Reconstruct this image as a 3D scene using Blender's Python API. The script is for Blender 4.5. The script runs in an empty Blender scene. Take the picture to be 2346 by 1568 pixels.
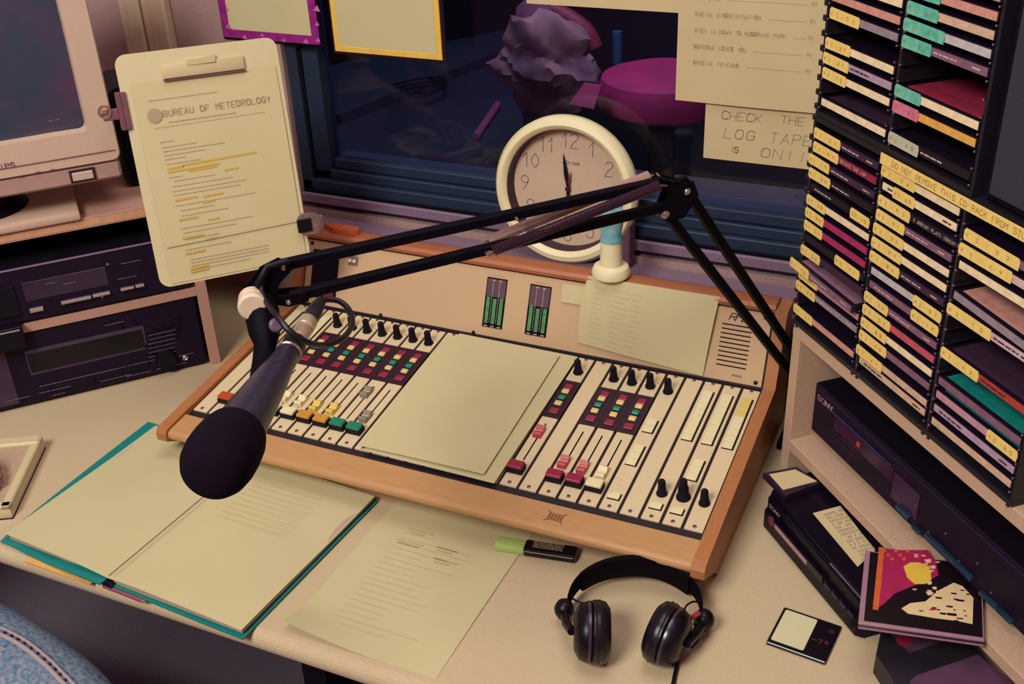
import bpy, bmesh, math, random
from mathutils import Matrix, Vector
random.seed(7)
SC = bpy.context.scene
COL = SC.collection
R_ = math.radians
# ------------------------------------------------------------------ camera
FPX = 2552.14
RW = Matrix(((0.9112, 0.4102, -0.0386), (0.1722, -0.4643, -0.8688), (-0.3743, 0.7849, -0.4937)))  # world -> camera (x right, y down, z forward)
CAM = Vector((1.0773, -1.0996, 0.9913))
def ortho(m):
    a = Vector(m[0]).normalized(); b = Vector(m[1]); b = (b - a * b.dot(a)).normalized(); c = a.cross(b)
    return Matrix((a, b, c))
RW = ortho(RW)
cam = bpy.data.objects.new('camera', bpy.data.cameras.new('camera')); COL.objects.link(cam)
M = RW.transposed() @ Matrix(((1, 0, 0), (0, -1, 0), (0, 0, -1)))
cam.matrix_world = Matrix.Translation(CAM) @ M.to_4x4()
cam.data.sensor_width = 36; cam.data.lens = FPX / 2346 * 36; cam.data.clip_start = 0.02
SC.camera = cam
# ------------------------------------------------------------------ world, lamps, exposure
W = bpy.data.worlds.new('studio'); SC.world = W; W.use_nodes = True
bg = W.node_tree.nodes['Background']; bg.inputs[0].default_value = (0.50, 0.15, 0.38, 1); bg.inputs[1].default_value = 0.30
def area(name, loc, aim, size, power, col):
    d = bpy.data.lights.new(name, 'AREA'); d.shape = 'SQUARE'; d.size = size; d.energy = power; d.color = col
    o = bpy.data.objects.new(name, d); COL.objects.link(o); o.location = loc
    o.rotation_euler = (Vector(aim) - Vector(loc)).to_track_quat('-Z', 'Y').to_euler()
area('key_lamp', (0.25, -2.35, 2.35), (0.5, 0.1, 0.15), 0.9, 82, (1.0, 0.97, 0.88))
area('ceiling_lamp', (0.7, -0.2, 2.7), (0.5, 0.0, 0.0), 1.4, 24, (1.0, 0.95, 0.88))
area('next_room_lamp', (0.4, 1.0, 2.2), (0.5, 1.2, 0.0), 0.8, 34, (0.80, 0.74, 1.0))
vs = SC.view_settings; vs.view_transform = 'Standard'; vs.look = 'None'; vs.exposure = 0.0; vs.gamma = 1.0; vs.use_curve_mapping = False
# ------------------------------------------------------------------ measuring helpers
def ray(x, y):
    return (RW.transposed() @ Vector((x - 1173.0, y - 784.0, FPX)))
class Fr:
    """a flat frame in the room: origin o, in-plane unit axes u, v, normal n = u x v"""
    def __init__(s, o, u, v):
        s.o = Vector(o); s.u = Vector(u).normalized(); v = Vector(v); s.v = (v - s.u * v.dot(s.u)).normalized(); s.n = s.u.cross(s.v)
        s.M = Matrix(((s.u.x, s.v.x, s.n.x, s.o.x), (s.u.y, s.v.y, s.n.y, s.o.y), (s.u.z, s.v.z, s.n.z, s.o.z), (0, 0, 0, 1)))
    def px(s, x, y, d=0.0):
        r = ray(x, y); o = s.o + s.n * d
        P = CAM + r * ((o - CAM).dot(s.n) / r.dot(s.n)); w = P - s.o
        return (w.dot(s.u), w.dot(s.v))
    def P(s, a, b, d=0.0): return s.o + s.u * a + s.v * b + s.n * d
    def sh(s, a=0, b=0, d=0): return Fr(s.P(a, b, d), s.u, s.v)
    def W(s, x, y, d=0.0):
        a, b = s.px(x, y, d); return s.P(a, b, d)
def on_z(x, y, z=0.0):
    r = ray(x, y); return CAM + r * ((z - CAM.z) / r.z)
def dist(x, y, d):
    return CAM + ray(x, y).normalized() * d
# ------------------------------------------------------------------ materials
def lin(h):
    h = h.lstrip('#'); c = [int(h[i:i + 2], 16) / 255 for i in (0, 2, 4)]
    return [(v / 12.92 if v <= 0.04045 else ((v + 0.055) / 1.055) ** 2.4) for v in c]
MATS = {}
def mat(name, h, rough=0.5, metal=0.0, var=0.08, scale=60, spec=0.5, bump=0.0, h2=None, gain=1.0, stretch=None, alpha=None, emit=None, coat=0.0, detail=3):
    if name in MATS: return MATS[name]
    m = bpy.data.materials.new(name); m.use_nodes = True; nt = m.node_tree; b = nt.nodes['Principled BSDF']
    c = [min(v * gain, 0.95) for v in lin(h)]
    if var > 0 or h2:
        tc = nt.nodes.new('ShaderNodeTexCoord'); no = nt.nodes.new('ShaderNodeTexNoise'); no.inputs['Scale'].default_value = scale; no.inputs['Detail'].default_value = detail
        src = tc.outputs['Object']
        if stretch:
            mp = nt.nodes.new('ShaderNodeMapping'); mp.inputs['Scale'].default_value = stretch; nt.links.new(src, mp.inputs[0]); src = mp.outputs[0]
        nt.links.new(src, no.inputs['Vector'])
        mx = nt.nodes.new('ShaderNodeMix'); mx.data_type = 'RGBA'
        c2 = [min(v * gain, 0.95) for v in lin(h2)] if h2 else [v * (1 + var * 2) for v in c]
        c1 = c if h2 else [v * (1 - var * 2) for v in c]
        mx.inputs[6].default_value = (*c1, 1); mx.inputs[7].default_value = (*c2, 1)
        rp = nt.nodes.new('ShaderNodeMapRange'); rp.inputs[1].default_value = 0.3; rp.inputs[2].default_value = 0.7
        nt.links.new(no.outputs['Fac'], rp.inputs[0]); nt.links.new(rp.outputs[0], mx.inputs[0]); nt.links.new(mx.outputs[2], b.inputs['Base Color'])
        if bump:
            bp = nt.nodes.new('ShaderNodeBump'); bp.inputs['Strength'].default_value = bump; bp.inputs['Distance'].default_value = 0.001
            nt.links.new(no.outputs['Fac'], bp.inputs['Height']); nt.links.new(bp.outputs[0], b.inputs['Normal'])
    else:
        b.inputs['Base Color'].default_value = (*c, 1)
    b.inputs['Roughness'].default_value = rough; b.inputs['Metallic'].default_value = metal
    b.inputs['Specular IOR Level'].default_value = spec; b.inputs['Coat Weight'].default_value = coat
    if alpha is not None: b.inputs['Alpha'].default_value = alpha
    if emit: b.inputs['Emission Color'].default_value = (*lin(h), 1); b.inputs['Emission Strength'].default_value = emit
    MATS[name] = m
    return m
paper = mat('paper', '#c4b98e', 0.9, spec=0.1, var=0.015, scale=8)
paper2 = mat('paper_cream', '#cab68b', 0.9, spec=0.1, var=0.02, scale=10)
desk_m = mat('desk_laminate', '#c3ae8c', 0.6, spec=0.15, var=0.035, scale=400)
black = mat('black_plastic', '#110c18', 0.5, var=0.05, spec=0.2)
black_g = mat('black_gloss', '#0f0a15', 0.25, var=0.0, spec=0.35)
black_m = mat('black_matte', '#110c17', 0.85, var=0.1, spec=0.08)
rod_m = mat('black_enamel', '#0a0610', 0.6, var=0.05, spec=0.08)
plum = mat('plum_plastic', '#2c1a33', 0.4, var=0.05)
deckp = mat('deck_plum', '#1c1024', 0.5, var=0.06, spec=0.15)
plate = mat('faceplate', '#d6c19a', 0.5, var=0.02, scale=200, spec=0.3)
meterp = mat('meter_panel_paint', '#c2a27c', 0.6, var=0.04, scale=500, spec=0.3)
wood = mat('teak_veneer', '#b08456', 0.45, scale=30, stretch=(1, 30, 30), h2='#c09262', spec=0.3)
wood_s = mat('teak_side', '#a2683f', 0.5, scale=30, stretch=(30, 1, 30), h2='#b17549', spec=0.3)
woodr = mat('teak_dark', '#8a4032', 0.5, scale=30, stretch=(1, 20, 20), h2='#9d4c38', spec=0.3)
white_b = mat('button_cream', '#e2d6a8', 0.5, var=0.0, spec=0.3)
white_p = mat('white_plastic', '#d2bc9c', 0.45, var=0.02)
shelf_m = mat('shelf_melamine', '#c2a186', 0.6, var=0.03, scale=300, spec=0.25)
shelf_l = mat('shelf_melamine_rose', '#b98e7e', 0.6, var=0.03, scale=300, spec=0.25)
amber = mat('amber', '#c48a34', 0.4, var=0.03); yellow = mat('yellow', '#dcb956', 0.5, var=0.04)
green = mat('green', '#0f7a58', 0.4, var=0.04); red = mat('crimson', '#8e1638', 0.45, var=0.03)
redp = mat('rose_red', '#b8404a', 0.4, var=0.03); orange = mat('orange', '#b8471f', 0.4, var=0.04)
grey = mat('grey_cap', '#85806f', 0.35, var=0.04); teal = mat('teal', '#157f78', 0.55, var=0.08, scale=600)
lampbed = mat('lamp_bed', '#2c0d22', 0.5, var=0.05)
chrome = mat('chrome', '#cbb0a2', 0.25, metal=0.9, var=0.0)
screw_m = mat('screw_steel', '#8a6a62', 0.35, metal=0.6, var=0.0)
ink = mat('ink', '#33203a', 0.8, var=0.0, spec=0.1); faint = mat('faint_print', '#bfae8c', 0.9, var=0.0, spec=0.1)
faint2 = mat('pencil_print', '#97876c', 0.9, var=0.0, spec=0.1)
hilite = mat('highlighter_ink', '#c9a94b', 0.9, var=0.0, spec=0.1)
lightprint = mat('light_print', '#c9a9a9', 0.6, var=0.0)
wall_m = mat('wall_paint', '#a3847f', 0.85, var=0.06, scale=250, bump=0.3)
sill_m = mat('sill_paint', '#7d6478', 0.7, var=0.08, scale=300)
sill_d = mat('sill_groove', '#3a2c48', 0.7, var=0.08, scale=300)
frame_m = mat('window_teal', '#0b2436', 0.6, h2='#1c2744', scale=50, stretch=(1, 8, 8))
# ------------------------------------------------------------------ mesh builder
class MB:
    def __init__(s, M=None): s.v = []; s.f = []; s.mi = []; s.sm = []; s.M = M
    def add(s, vs, fs, mi=0, sm=False, M=None):
        k = len(s.v)
        for p in vs:
            p = Vector(p)
            if M is not None: p = M @ p
            if s.M is not None: p = s.M @ p
            s.v.append(p)
        for f in fs: s.f.append([k + i for i in f]); s.mi.append(mi); s.sm.append(sm)
        return s
    def box(s, x0, x1, y0, y1, z0, z1, mi=0, bev=0.0, M=None, seg=1):
        if bev <= 0:
            vs = [(x0, y0, z0), (x1, y0, z0), (x1, y1, z0), (x0, y1, z0), (x0, y0, z1), (x1, y0, z1), (x1, y1, z1), (x0, y1, z1)]
            return s.add(vs, [(0, 3, 2, 1), (4, 5, 6, 7), (0, 1, 5, 4), (1, 2, 6, 5), (2, 3, 7, 6), (3, 0, 4, 7)], mi, False, M)
        b = bmesh.new(); bmesh.ops.create_cube(b, size=1.0)
        for v in b.verts: v.co = Vector((x0 + (v.co.x + .5) * (x1 - x0), y0 + (v.co.y + .5) * (y1 - y0), z0 + (v.co.z + .5) * (z1 - z0)))
        bev = min(bev, 0.49 * min(abs(x1 - x0), abs(y1 - y0), abs(z1 - z0)))
        bmesh.ops.bevel(b, geom=list(b.edges), offset=bev, segments=seg, affect='EDGES', profile=0.5)
        b.verts.index_update(); vs = [v.co.copy() for v in b.verts]; fs = [[v.index for v in f.verts] for f in b.faces]; b.free()
        return s.add(vs, fs, mi, seg > 1, M)
    def prism(s, pts, h0, h1, mi=0, M=None, sm=False):
        n = len(pts); ar = sum(pts[i][0] * pts[(i + 1) % n][1] - pts[(i + 1) % n][0] * pts[i][1] for i in range(n))
        if ar < 0: pts = pts[::-1]
        vs = [(p[0], p[1], h0) for p in pts] + [(p[0], p[1], h1) for p in pts]
        fs = [list(range(n))[::-1], list(range(n, 2 * n))] + [(i, (i + 1) % n, n + (i + 1) % n, n + i) for i in range(n)]
        return s.add(vs, fs, mi, sm, M)
    def tube(s, P, r, n=12, mi=0, closed=False, M=None, sm=True, sq=1.0):
        P = [Vector(p) for p in P]; N = len(P); rs = r if isinstance(r, (list, tuple)) else [r] * N
        vs = []; t0 = None; up = None
        for i in range(N):
            if closed: t = (P[(i + 1) % N] - P[i - 1])
            else: t = P[min(i + 1, N - 1)] - P[max(i - 1, 0)]
            t.normalize()
            if up is None:
                up = Vector((0, 0, 1)) if abs(t.z) < 0.9 else Vector((1, 0, 0))
            up = (up - t * up.dot(t)).normalized(); sd = t.cross(up)
            for k in range(n):
                a = 2 * math.pi * (k + .5) / n
                vs.append(P[i] + (sd * math.cos(a) + up * math.sin(a) * sq) * rs[i])
        fs = []
        for i in range(N if closed else N - 1):
            j = (i + 1) % N
            for k in range(n): fs.append((i * n + k, i * n + (k + 1) % n, j * n + (k + 1) % n, j * n + k))
        if not closed: fs.append(list(range(n))[::-1]); fs.append([(N - 1) * n + k for k in range(n)])
        fs = [tuple(f[::-1]) for f in fs]
        return s.add(vs, fs, mi, sm, M)
    def lathe(s, prof, n=24, mi=0, M=None, sm=True, loop=False, cap=True):
        vs = []
        for (r, z) in prof:
            for k in range(n):
                a = 2 * math.pi * k / n; vs.append((max(r, 1e-5) * math.cos(a), max(r, 1e-5) * math.sin(a), z))
        fs = []; m = len(prof)
        for i in range(m if loop else m - 1):
            j = (i + 1) % m
            for k in range(n): fs.append((i * n + k, i * n + (k + 1) % n, j * n + (k + 1) % n, j * n + k))
        if not loop and cap: fs.append(list(range(n))[::-1]); fs.append([(m - 1) * n + k for k in range(n)])
        return s.add(vs, fs, mi, sm, M)
    def grid(s, fn, nu, nv, mi=0, th=0.0, sm=True, M=None):
        """fn(u,v)->point ; sheet with optional thickness along -z of the local frame"""
        vs = [Vector(fn(i / nu, j / nv)) for j in range(nv + 1) for i in range(nu + 1)]
        fs = [(j * (nu + 1) + i, j * (nu + 1) + i + 1, (j + 1) * (nu + 1) + i + 1, (j + 1) * (nu + 1) + i) for j in range(nv) for i in range(nu)]
        if th:
            k = len(vs); vs2 = [v - Vector((0, 0, th)) for v in vs]; fs2 = [tuple(k + a for a in f[::-1]) for f in fs]
            bd = [i for i in range(nu + 1)] + [j * (nu + 1) + nu for j in range(1, nv + 1)] + [nv * (nu + 1) + i for i in range(nu - 1, -1, -1)] + [j * (nu + 1) for j in range(nv - 1, 0, -1)]
            sd = [(bd[i], k + bd[i], k + bd[(i + 1) % len(bd)], bd[(i + 1) % len(bd)]) for i in range(len(bd))]
            vs += vs2; fs = fs + fs2 + sd
        return s.add(vs, fs, mi, sm, M)
    def line(s, pts, w, h=0.0, mi=0, M=None):
        """flat ribbon of width w through 2-D pts at height h"""
        for (a, b) in zip(pts[:-1], pts[1:]):
            a = Vector((a[0], a[1])); b = Vector((b[0], b[1])); d = b - a
            if d.length < 1e-9: continue
            d.normalize(); n = Vector((-d.y, d.x)) * w / 2; e = d * w * .35
            q = [a - e - n, b + e - n, b + e + n, a - e + n]
            s.add([(p.x, p.y, h) for p in q], [(0, 1, 2, 3)], mi, False, M)
        return s
    def mesh(s, name, mats):
        me = bpy.data.meshes.new(name); me.from_pydata([tuple(v) for v in s.v], [], s.f)
        for m in (mats if isinstance(mats, (list, tuple)) else [mats]): me.materials.append(m)
        me.polygons.foreach_set('material_index', s.mi); me.polygons.foreach_set('use_smooth', s.sm); me.update()
        b = bmesh.new(); b.from_mesh(me); seen = set(); good = []
        for f0 in b.faces:      # closed pieces get outward normals
            if f0.index in seen: continue
            st = [f0]; seen.add(f0.index); isl = []; closed = True
            while st:
                f = st.pop(); isl.append(f)
                for e in f.edges:
                    if len(e.link_faces) != 2: closed = False
                    for g in e.link_faces:
                        if g.index not in seen: seen.add(g.index); st.append(g)
            if closed: good += isl
        if good: bmesh.ops.recalc_face_normals(b, faces=good); b.to_mesh(me)
        b.free()
        if any(s.sm): 
            try: me.set_sharp_from_angle(angle=0.7)
            except Exception: pass
        return me
    def build(s, name, mats, parent=None, M=None, label=None):
        return put(s.mesh(name, mats), name, parent, M, label)
def put(me, name, parent=None, M=None, label=None):
    o = bpy.data.objects.new(name, me); COL.objects.link(o)
    if parent is not None: o.parent = parent
    if M is not None: o.matrix_local = M
    if label: o['label'] = label
    return o
def thing(name, label, cat, M=None, group=None):
    o = bpy.data.objects.new(name, None); COL.objects.link(o); o.empty_display_size = 0.02
    if M is not None: o.matrix_world = M
    o['label'] = label; o['category'] = cat
    if group: o['group'] = group
    return o
def tag(o, label, cat, group=None):
    o['label'] = label; o['category'] = cat
    if group: o['group'] = group
    return o
def struct(mb, name, mats, M=None):
    o = mb.build(name, mats, None, M); o['kind'] = 'structure'; return o
T = Matrix.Translation
def rotz(a): return Matrix.Rotation(a, 4, 'Z')
def rotx(a): return Matrix.Rotation(a, 4, 'X')
def roty(a): return Matrix.Rotation(a, 4, 'Y')
def align(p, d):
    """matrix whose z axis runs along d, at p"""
    return T(Vector(p)) @ Vector(d).to_track_quat('Z', 'Y').to_matrix().to_4x4()
def rrect(x0, x1, y0, y1, r, n=5):
    o = []
    for cx, cy, a0 in ((x1 - r, y1 - r, 0), (x0 + r, y1 - r, 90), (x0 + r, y0 + r, 180), (x1 - r, y0 + r, 270)):
        for i in range(n + 1):
            a = R_(a0 + 90 * i / n); o.append((cx + r * math.cos(a), cy + r * math.sin(a)))
    return o
# ------------------------------------------------------------------ single-stroke lettering
GL = {'A': '00,26,40;12,32', 'B': '00,06,36,45,44,33,03;33,42,41,30,00', 'C': '~45,36,16,05,01,10,30,41', 'D': '00,06,26,44,42,20,00', 'E': '46,06,00,40;03,33',
      'F': '46,06,00;03,33', 'G': '~45,36,16,05,01,10,30,41,43;43,23', 'H': '00,06;40,46;03,43', 'I': '20,26', 'J': '46,41,30,10,01', 'K': '00,06;46,02;13,40',
      'L': '06,00,40', 'M': '00,06,23,46,40', 'N': '00,06,40,46', 'O': '~16,05,01,10,30,41,45,36,16', 'P': '00,06,36,45,44,33,03', 'Q': '~16,05,01,10,30,41,45,36,16;22,40',
      'R': '00,06,36,45,44,33,03;23,40', 'S': '~45,36,16,05,04,13,33,42,41,30,10,01', 'T': '06,46;20,26', 'U': '06,01,10,30,41,46', 'V': '06,20,46', 'W': '06,10,23,30,46',
      'X': '00,46;06,40', 'Y': '06,23,46;23,20', 'Z': '06,46,00,40', '0': '~26,15,04,02,11,20,31,42,44,35,26', '1': '04,26,20', '2': '~05,16,36,45,44,12,00;00,40',
      '3': '~05,16,36,45,44,33,23;~23,33,42,41,30,10,01', '4': '30,36,02,42', '5': '46,06,04;~04,34,43,41,30,10,01', '6': '~36,14,02,01,10,30,41,42,33,13,02', '7': '06,46,10',
      '8': '~23,04,05,16,36,45,44,23,02,01,10,30,41,42,23', '9': '~10,32,44,45,36,16,05,04,13,33,44', '-': '13,33', '!': '26,22;21,20', '.': '20,21', ' ': '', '/': '00,46', '+': '13,33;22,24', '&': '40,05,16,25,01,10,42'}
def glyph(ch):
    out = []
    for part in GL.get(ch, '').split(';'):
        if not part: continue
        sm = part[0] == '~'; part = part.lstrip('~')
        p = [(int(q[0]) / 4, int(q[1]) / 6) for q in part.split(',')]
        if sm:
            for _ in range(2):
                q = [p[0]]
                for a, b in zip(p[:-1], p[1:]): q += [(a[0] * .75 + b[0] * .25, a[1] * .75 + b[1] * .25), (a[0] * .25 + b[0] * .75, a[1] * .25 + b[1] * .75)]
                q.append(p[-1]); p = q
        out.append(p)
    return out
def write(mb, txt, x, y, h, w=None, lw=None, n=0.0, adv=None, ang=0.0, mi=0, jit=0.0, slant=0.0):
    w = w or h * .6; lw = lw or h * .1; adv = adv or w * 1.4; ca, sa = math.cos(ang), math.sin(ang)
    for i, ch in enumerate(txt):
        jx, jy = random.uniform(-jit, jit) * h, random.uniform(-jit, jit) * h
        for st in glyph(ch):
            P = []
            for (a, b) in st:
                X = i * adv + a * w + b * h * slant + jx; Y = b * h + jy
                P.append((x + X * ca - Y * sa, y + X * sa + Y * ca))
            mb.line(P, lw, n, mi)
    return mb
def dashes(mb, x0, y0, length, lw, n, mi=0, ang=0.0, seg=(0.25, 0.7)):
    """a line of small print: dashes of word length"""
    t = 0.0; ca, sa = math.cos(ang), math.sin(ang)
    while t < length:
        w = min(random.uniform(*seg) * lw * 12, length - t)
        mb.line([(x0 + t * ca, y0 + t * sa), (x0 + (t + w) * ca, y0 + (t + w) * sa)], lw, n, mi); t += w + lw * 1.5
    return mb
Z3 = Vector((0, 0, 1))
F0 = Fr((0, 0, 0), (1, 0, 0), (0, 1, 0))
def FZ(z): return Fr((0, 0, z), (1, 0, 0), (0, 1, 0))
# ================================================================== SETTING
floor_m = mat('dark_carpet', '#8a8290', 0.95, var=0.1, scale=300, spec=0.1)
struct(MB().box(-2.2, 3.0, -2.6, 4.0, -0.78, -0.74), 'floor', floor_m)
# window wall at y = 0.5 with an opening for the studio window
WY = 0.50; WL = -0.107; WB = 0.226
mb = MB(); mb.box(-2.2, WL, WY, WY + .12, -0.74, 1.9); mb.box(WL, 2.2, WY, WY + .12, -0.74, WB - .031); mb.box(WL, 2.2, WY, WY + .12, 1.25, 1.9); mb.box(1.6, 2.2, WY, WY + .12, WB - .031, 1.25)
struct(mb, 'wall_back', wall_m)
struct(MB().box(-2.25, -2.2, -2.6, WY + .12, -0.74, 1.9), 'wall_left', wall_m)
struct(MB().box(2.2, 2.25, -2.6, WY + .12, -0.74, 1.9), 'wall_right', wall_m)
# sill bands (stepped profile) running below the window
struct(MB().box(WL, 1.6, WY + .012, WY + .1, WB - .031, WB - .020), 'trim_1', sill_d)
struct(MB().box(WL, 1.6, WY - .002, WY + .1, WB - .020, WB - .0015, bev=.002), 'trim_2', sill_m)
struct(MB().box(-1.0, 1.3, 0.40, WY, 0.155, 0.183, bev=.003), 'trim_3', sill_m)
# window frame
wf = thing('window_1', 'wide studio window with dark teal frame looking into the next dark room', 'window', T((0, WY, 0)))
del wf['label']; del wf['category']; wf['kind'] = 'structure'
def wpart(nm, mb, m): 
    o = mb.build(nm, m, wf); return o
wpart('bottom_rail', MB().box(WL, 1.6, .010, .05, WB, WB + .022, bev=.002).box(WL, 1.6, .022, .06, WB + .022, WB + .040, bev=.002), frame_m)
wpart('gasket', MB().box(WL + .004, 1.6, .004, .012, WB - .0015, WB + .003), black_m)
wpart('bottom_lip', MB().box(WL + .06, 1.6, .030, .08, WB + .041, WB + .060, bev=.002), frame_m)
wpart('side_rail', MB().box(WL, WL + .022, .010, .05, WB, 1.25, bev=.002).box(WL + .022, WL + .058, .022, .06, WB, 1.25, bev=.002), frame_m)
wpart('side_gasket', MB().box(WL + .020, WL + .026, .018, .024, WB + .02, 1.25), black_m)
glass = bpy.data.materials.new('window_glass'); glass.use_nodes = True
nt = glass.node_tree; nt.nodes.clear(); out = nt.nodes.new('ShaderNodeOutputMaterial'); tr = nt.nodes.new('ShaderNodeBsdfTransparent'); tr.inputs[0].default_value = (.80, .82, .9, 1)
gl = nt.nodes.new('ShaderNodeBsdfGlossy'); gl.inputs['Roughness'].default_value = 0.02; fr_ = nt.nodes.new('ShaderNodeFresnel'); fr_.inputs[0].default_value = 1.3
mx = nt.nodes.new('ShaderNodeMixShader'); nt.links.new(fr_.outputs[0], mx.inputs[0]); nt.links.new(tr.outputs[0], mx.inputs[1]); nt.links.new(gl.outputs[0], mx.inputs[2]); nt.links.new(mx.outputs[0], out.inputs[0])
MATS['window_glass'] = glass
wpart('pane', MB().box(WL + .05, 1.6, .045, .049, WB + .03, 1.25), glass)
# the next room
nr = mat('next_room_wall', '#0c0c1e', 0.9, var=0.1); nrf = mat('next_room_floor', '#17142b', 0.95, var=0.15)
struct(MB().box(-2.2, 3.0, 3.2, 3.25, -0.74, 2.4), 'wall_next_room', nr)
struct(MB().box(-2.2, 3.0, WY + .12, 3.25, 2.4, 2.45), 'ceiling_next_room', nr)
struct(MB().box(-2.25, -2.2, WY + .12, 3.25, -0.74, 2.4), 'wall_next_room_left', nr)
struct(MB().box(3.0, 3.05, WY + .12, 3.25, -0.74, 2.4), 'wall_next_room_right', nr)
# wall conduit in the left corner, behind the monitor
FW = Fr((0, WY, 0), (1, 0, 0), (0, 0, 1))          # normal points to -y (into the room)
for k, (xa, xb, lab) in enumerate(((276, 322, 'cream wall conduit, left one of the pair above the clipboard'), (327, 380, 'cream wall conduit with cable seam, right one of the pair above the clipboard'))):
    a0 = FW.px(xa, 40, .02)[0]; a1 = FW.px(xb, 40, .02)[0]
    o = MB().box(a0, a1, .30, 1.9, 0, .022, bev=.004).box(a0 + (a1 - a0) * .4, a0 + (a1 - a0) * .44, .30, 1.9, .022, .0235).build('wall_conduit', mat('conduit_cream', '#c4ab92', 0.6, var=0.02), None, FW.M)
    tag(o, lab, 'conduit')
# ================================================================== DESK
EY = -0.311
mb = MB()
prof = [(EY + .018, 0.0)] + [(EY + .016 - .016 * math.sin(R_(a)), -.016 + .016 * math.cos(R_(a))) for a in range(10, 171, 16)] + [(EY + .018, -.032)]
prof = [(1.2 * 0 + .46, 0.0)] + prof + [(.46, -.032)]
n = len(prof)
vs_ = [(-1.5, p[0], p[1]) for p in prof] + [(2.0, p[0], p[1]) for p in prof]
mb.add(vs_, [tuple(range(n))[::-1], tuple(range(n, 2 * n))] + [(i, (i + 1) % n, n + (i + 1) % n, n + i) for i in range(n)], 0, False)
desk = thing('desk', 'pale laminate studio desk with rounded front edge under the mixing console', 'desk', T((0, 0, -.74)))
o = mb.build('desktop', desk_m, desk, T((0, 0, .74)))
mb2 = MB().box(-1.5, 2.0, .46, WY - .002, .708, .74); mb2.build('back_strip', desk_m, desk)
for x in (-1.35, .3, 1.9): MB().box(x - .02, x + .02, -.18, .42, 0, .708).build('leg', black_m, desk)
# ================================================================== MIXING CONSOLE
QW = 0.028972; NS = 28; L = QW * NS; PA = 0.1084; PD = 0.3130
con = thing('mixing_console', 'long broadcast mixing console in a teak case, in the middle of the desk', 'mixing console')
PF = Fr((0, 0, .07), (1, 0, 0), (0, math.cos(PA), math.sin(PA)))
MF = Fr(PF.P(0, PD), (1, 0, 0), (0, math.cos(1.1835), math.sin(1.1835)))
Bt = MF.P(0, .114)
# base pan
MB().box(0, L, -.012, PD + .004, -.012, -.003).build('bed', mat('console_bed', '#1b0d18', 0.6, var=0.05), con, PF.M)
MB().box(.0, L, -.004, .118, -.012, -.004).build('meter_bed', MATS['console_bed'], con, MF.M)
# front wood rail with a rounded nose
pf = PF.P(0, -.0140, .0015); pf2 = PF.P(0, -.051, .0015)
prof = [(pf.y, pf.z), (pf2.y, pf2.z)]
nose = Vector((pf2.y, pf2.z))
for a in range(15, 151, 15): prof.append((pf2.y - .0085 * math.sin(R_(a)), pf2.z - .0085 + .0085 * math.cos(R_(a))))
prof += [(pf2.y + .030, .040), (pf2.y + .046, .034), (pf2.y + .058, .001), (pf.y + .030, .001), (pf.y + .012, .050)]
def extrude_x(prof, x0, x1, mb=None, sm=False):
    mb = mb or MB(); n = len(prof)
    vs = [(x0, a, b) for a, b in prof] + [(x1, a, b) for a, b in prof]
    fs = [tuple(range(n)), tuple(range(2 * n - 1, n - 1, -1))] + [(i, n + i, n + (i + 1) % n, (i + 1) % n) for i in range(n)]
    return mb.add(vs, fs, 0, sm)
extrude_x(prof, 0.0, L, sm=True).build('front_rail', wood, con)
# side cheeks following the profile
ck = [(pf2.y - .012, pf2.z - .016), (pf2.y - .012, pf2.z - .004), (pf2.y - .008, pf2.z + .002), (pf2.y, pf2.z + .004)]
e1 = PF.P(0, PD - .004, .006); ck += [(e1.y, e1.z), (MF.P(0, .118, .006).y, MF.P(0, .118, .006).z), (Bt.y + .035, Bt.z + .008), (Bt.y + .05, .001), (pf2.y + .060, .001), (pf2.y + .040, .020)]
extrude_x(ck, -.019, -.001).build('side_cheek', wood_s, con)
extrude_x(ck, L + .001, L + .019).build('side_cheek', wood_s, con)
# top wood lip and back
tp = MF.P(0, .1165, .0); lip = [(tp.y - .004, tp.z + .0), (tp.y - .005, tp.z + .006), (tp.y - .001, tp.z + .011), (tp.y + .022, tp.z + .013), (tp.y + .030, tp.z + .008), (tp.y + .030, tp.z - .004)]
extrude_x(lip, -.001, L + .001, sm=True).build('top_rail', mat('teak_lip', '#a05a3a', 0.5, scale=30, stretch=(1, 30, 30), h2='#b06b45'), con)
MB().box(0, L, tp.y + .030, tp.y + .040, .001, tp.z + .004).build('back_panel', black_m, con)
MB().box(-.001, L, .012, tp.y + .03, .001, .050).build('chassis', black_m, con)
# logo mark burnt into the rail
mb = MB(); FRl = PF.sh(0, 0, .0018); lx, ly = FRl.px(1272, 1186)
for a in range(4): mb.line([(lx - .010, ly - .005 + a * .0035), (lx + .010, ly - .006 + a * .0035 + .001)], .0012, 0)
for a in range(5): mb.line([(lx - .009 + a * .0045, ly - .006), (lx - .009 + a * .0045, ly + .006)], .0010, 0)
mb.line([(lx - .013, ly + .010), (lx - .008, ly + .006)], .0012, 0).line([(lx + .013, ly + .010), (lx + .009, ly + .006)], .0012, 0).line([(lx - .013, ly - .009), (lx - .009, ly - .006)], .0012, 0).line([(lx + .013, ly - .009), (lx + .009, ly - .006)], .0012, 0)
mb.build('emblem', mat('burnt_mark', '#7a4632', 0.8, var=0), con, FRl.sh(0, 0, .0003).M)
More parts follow.
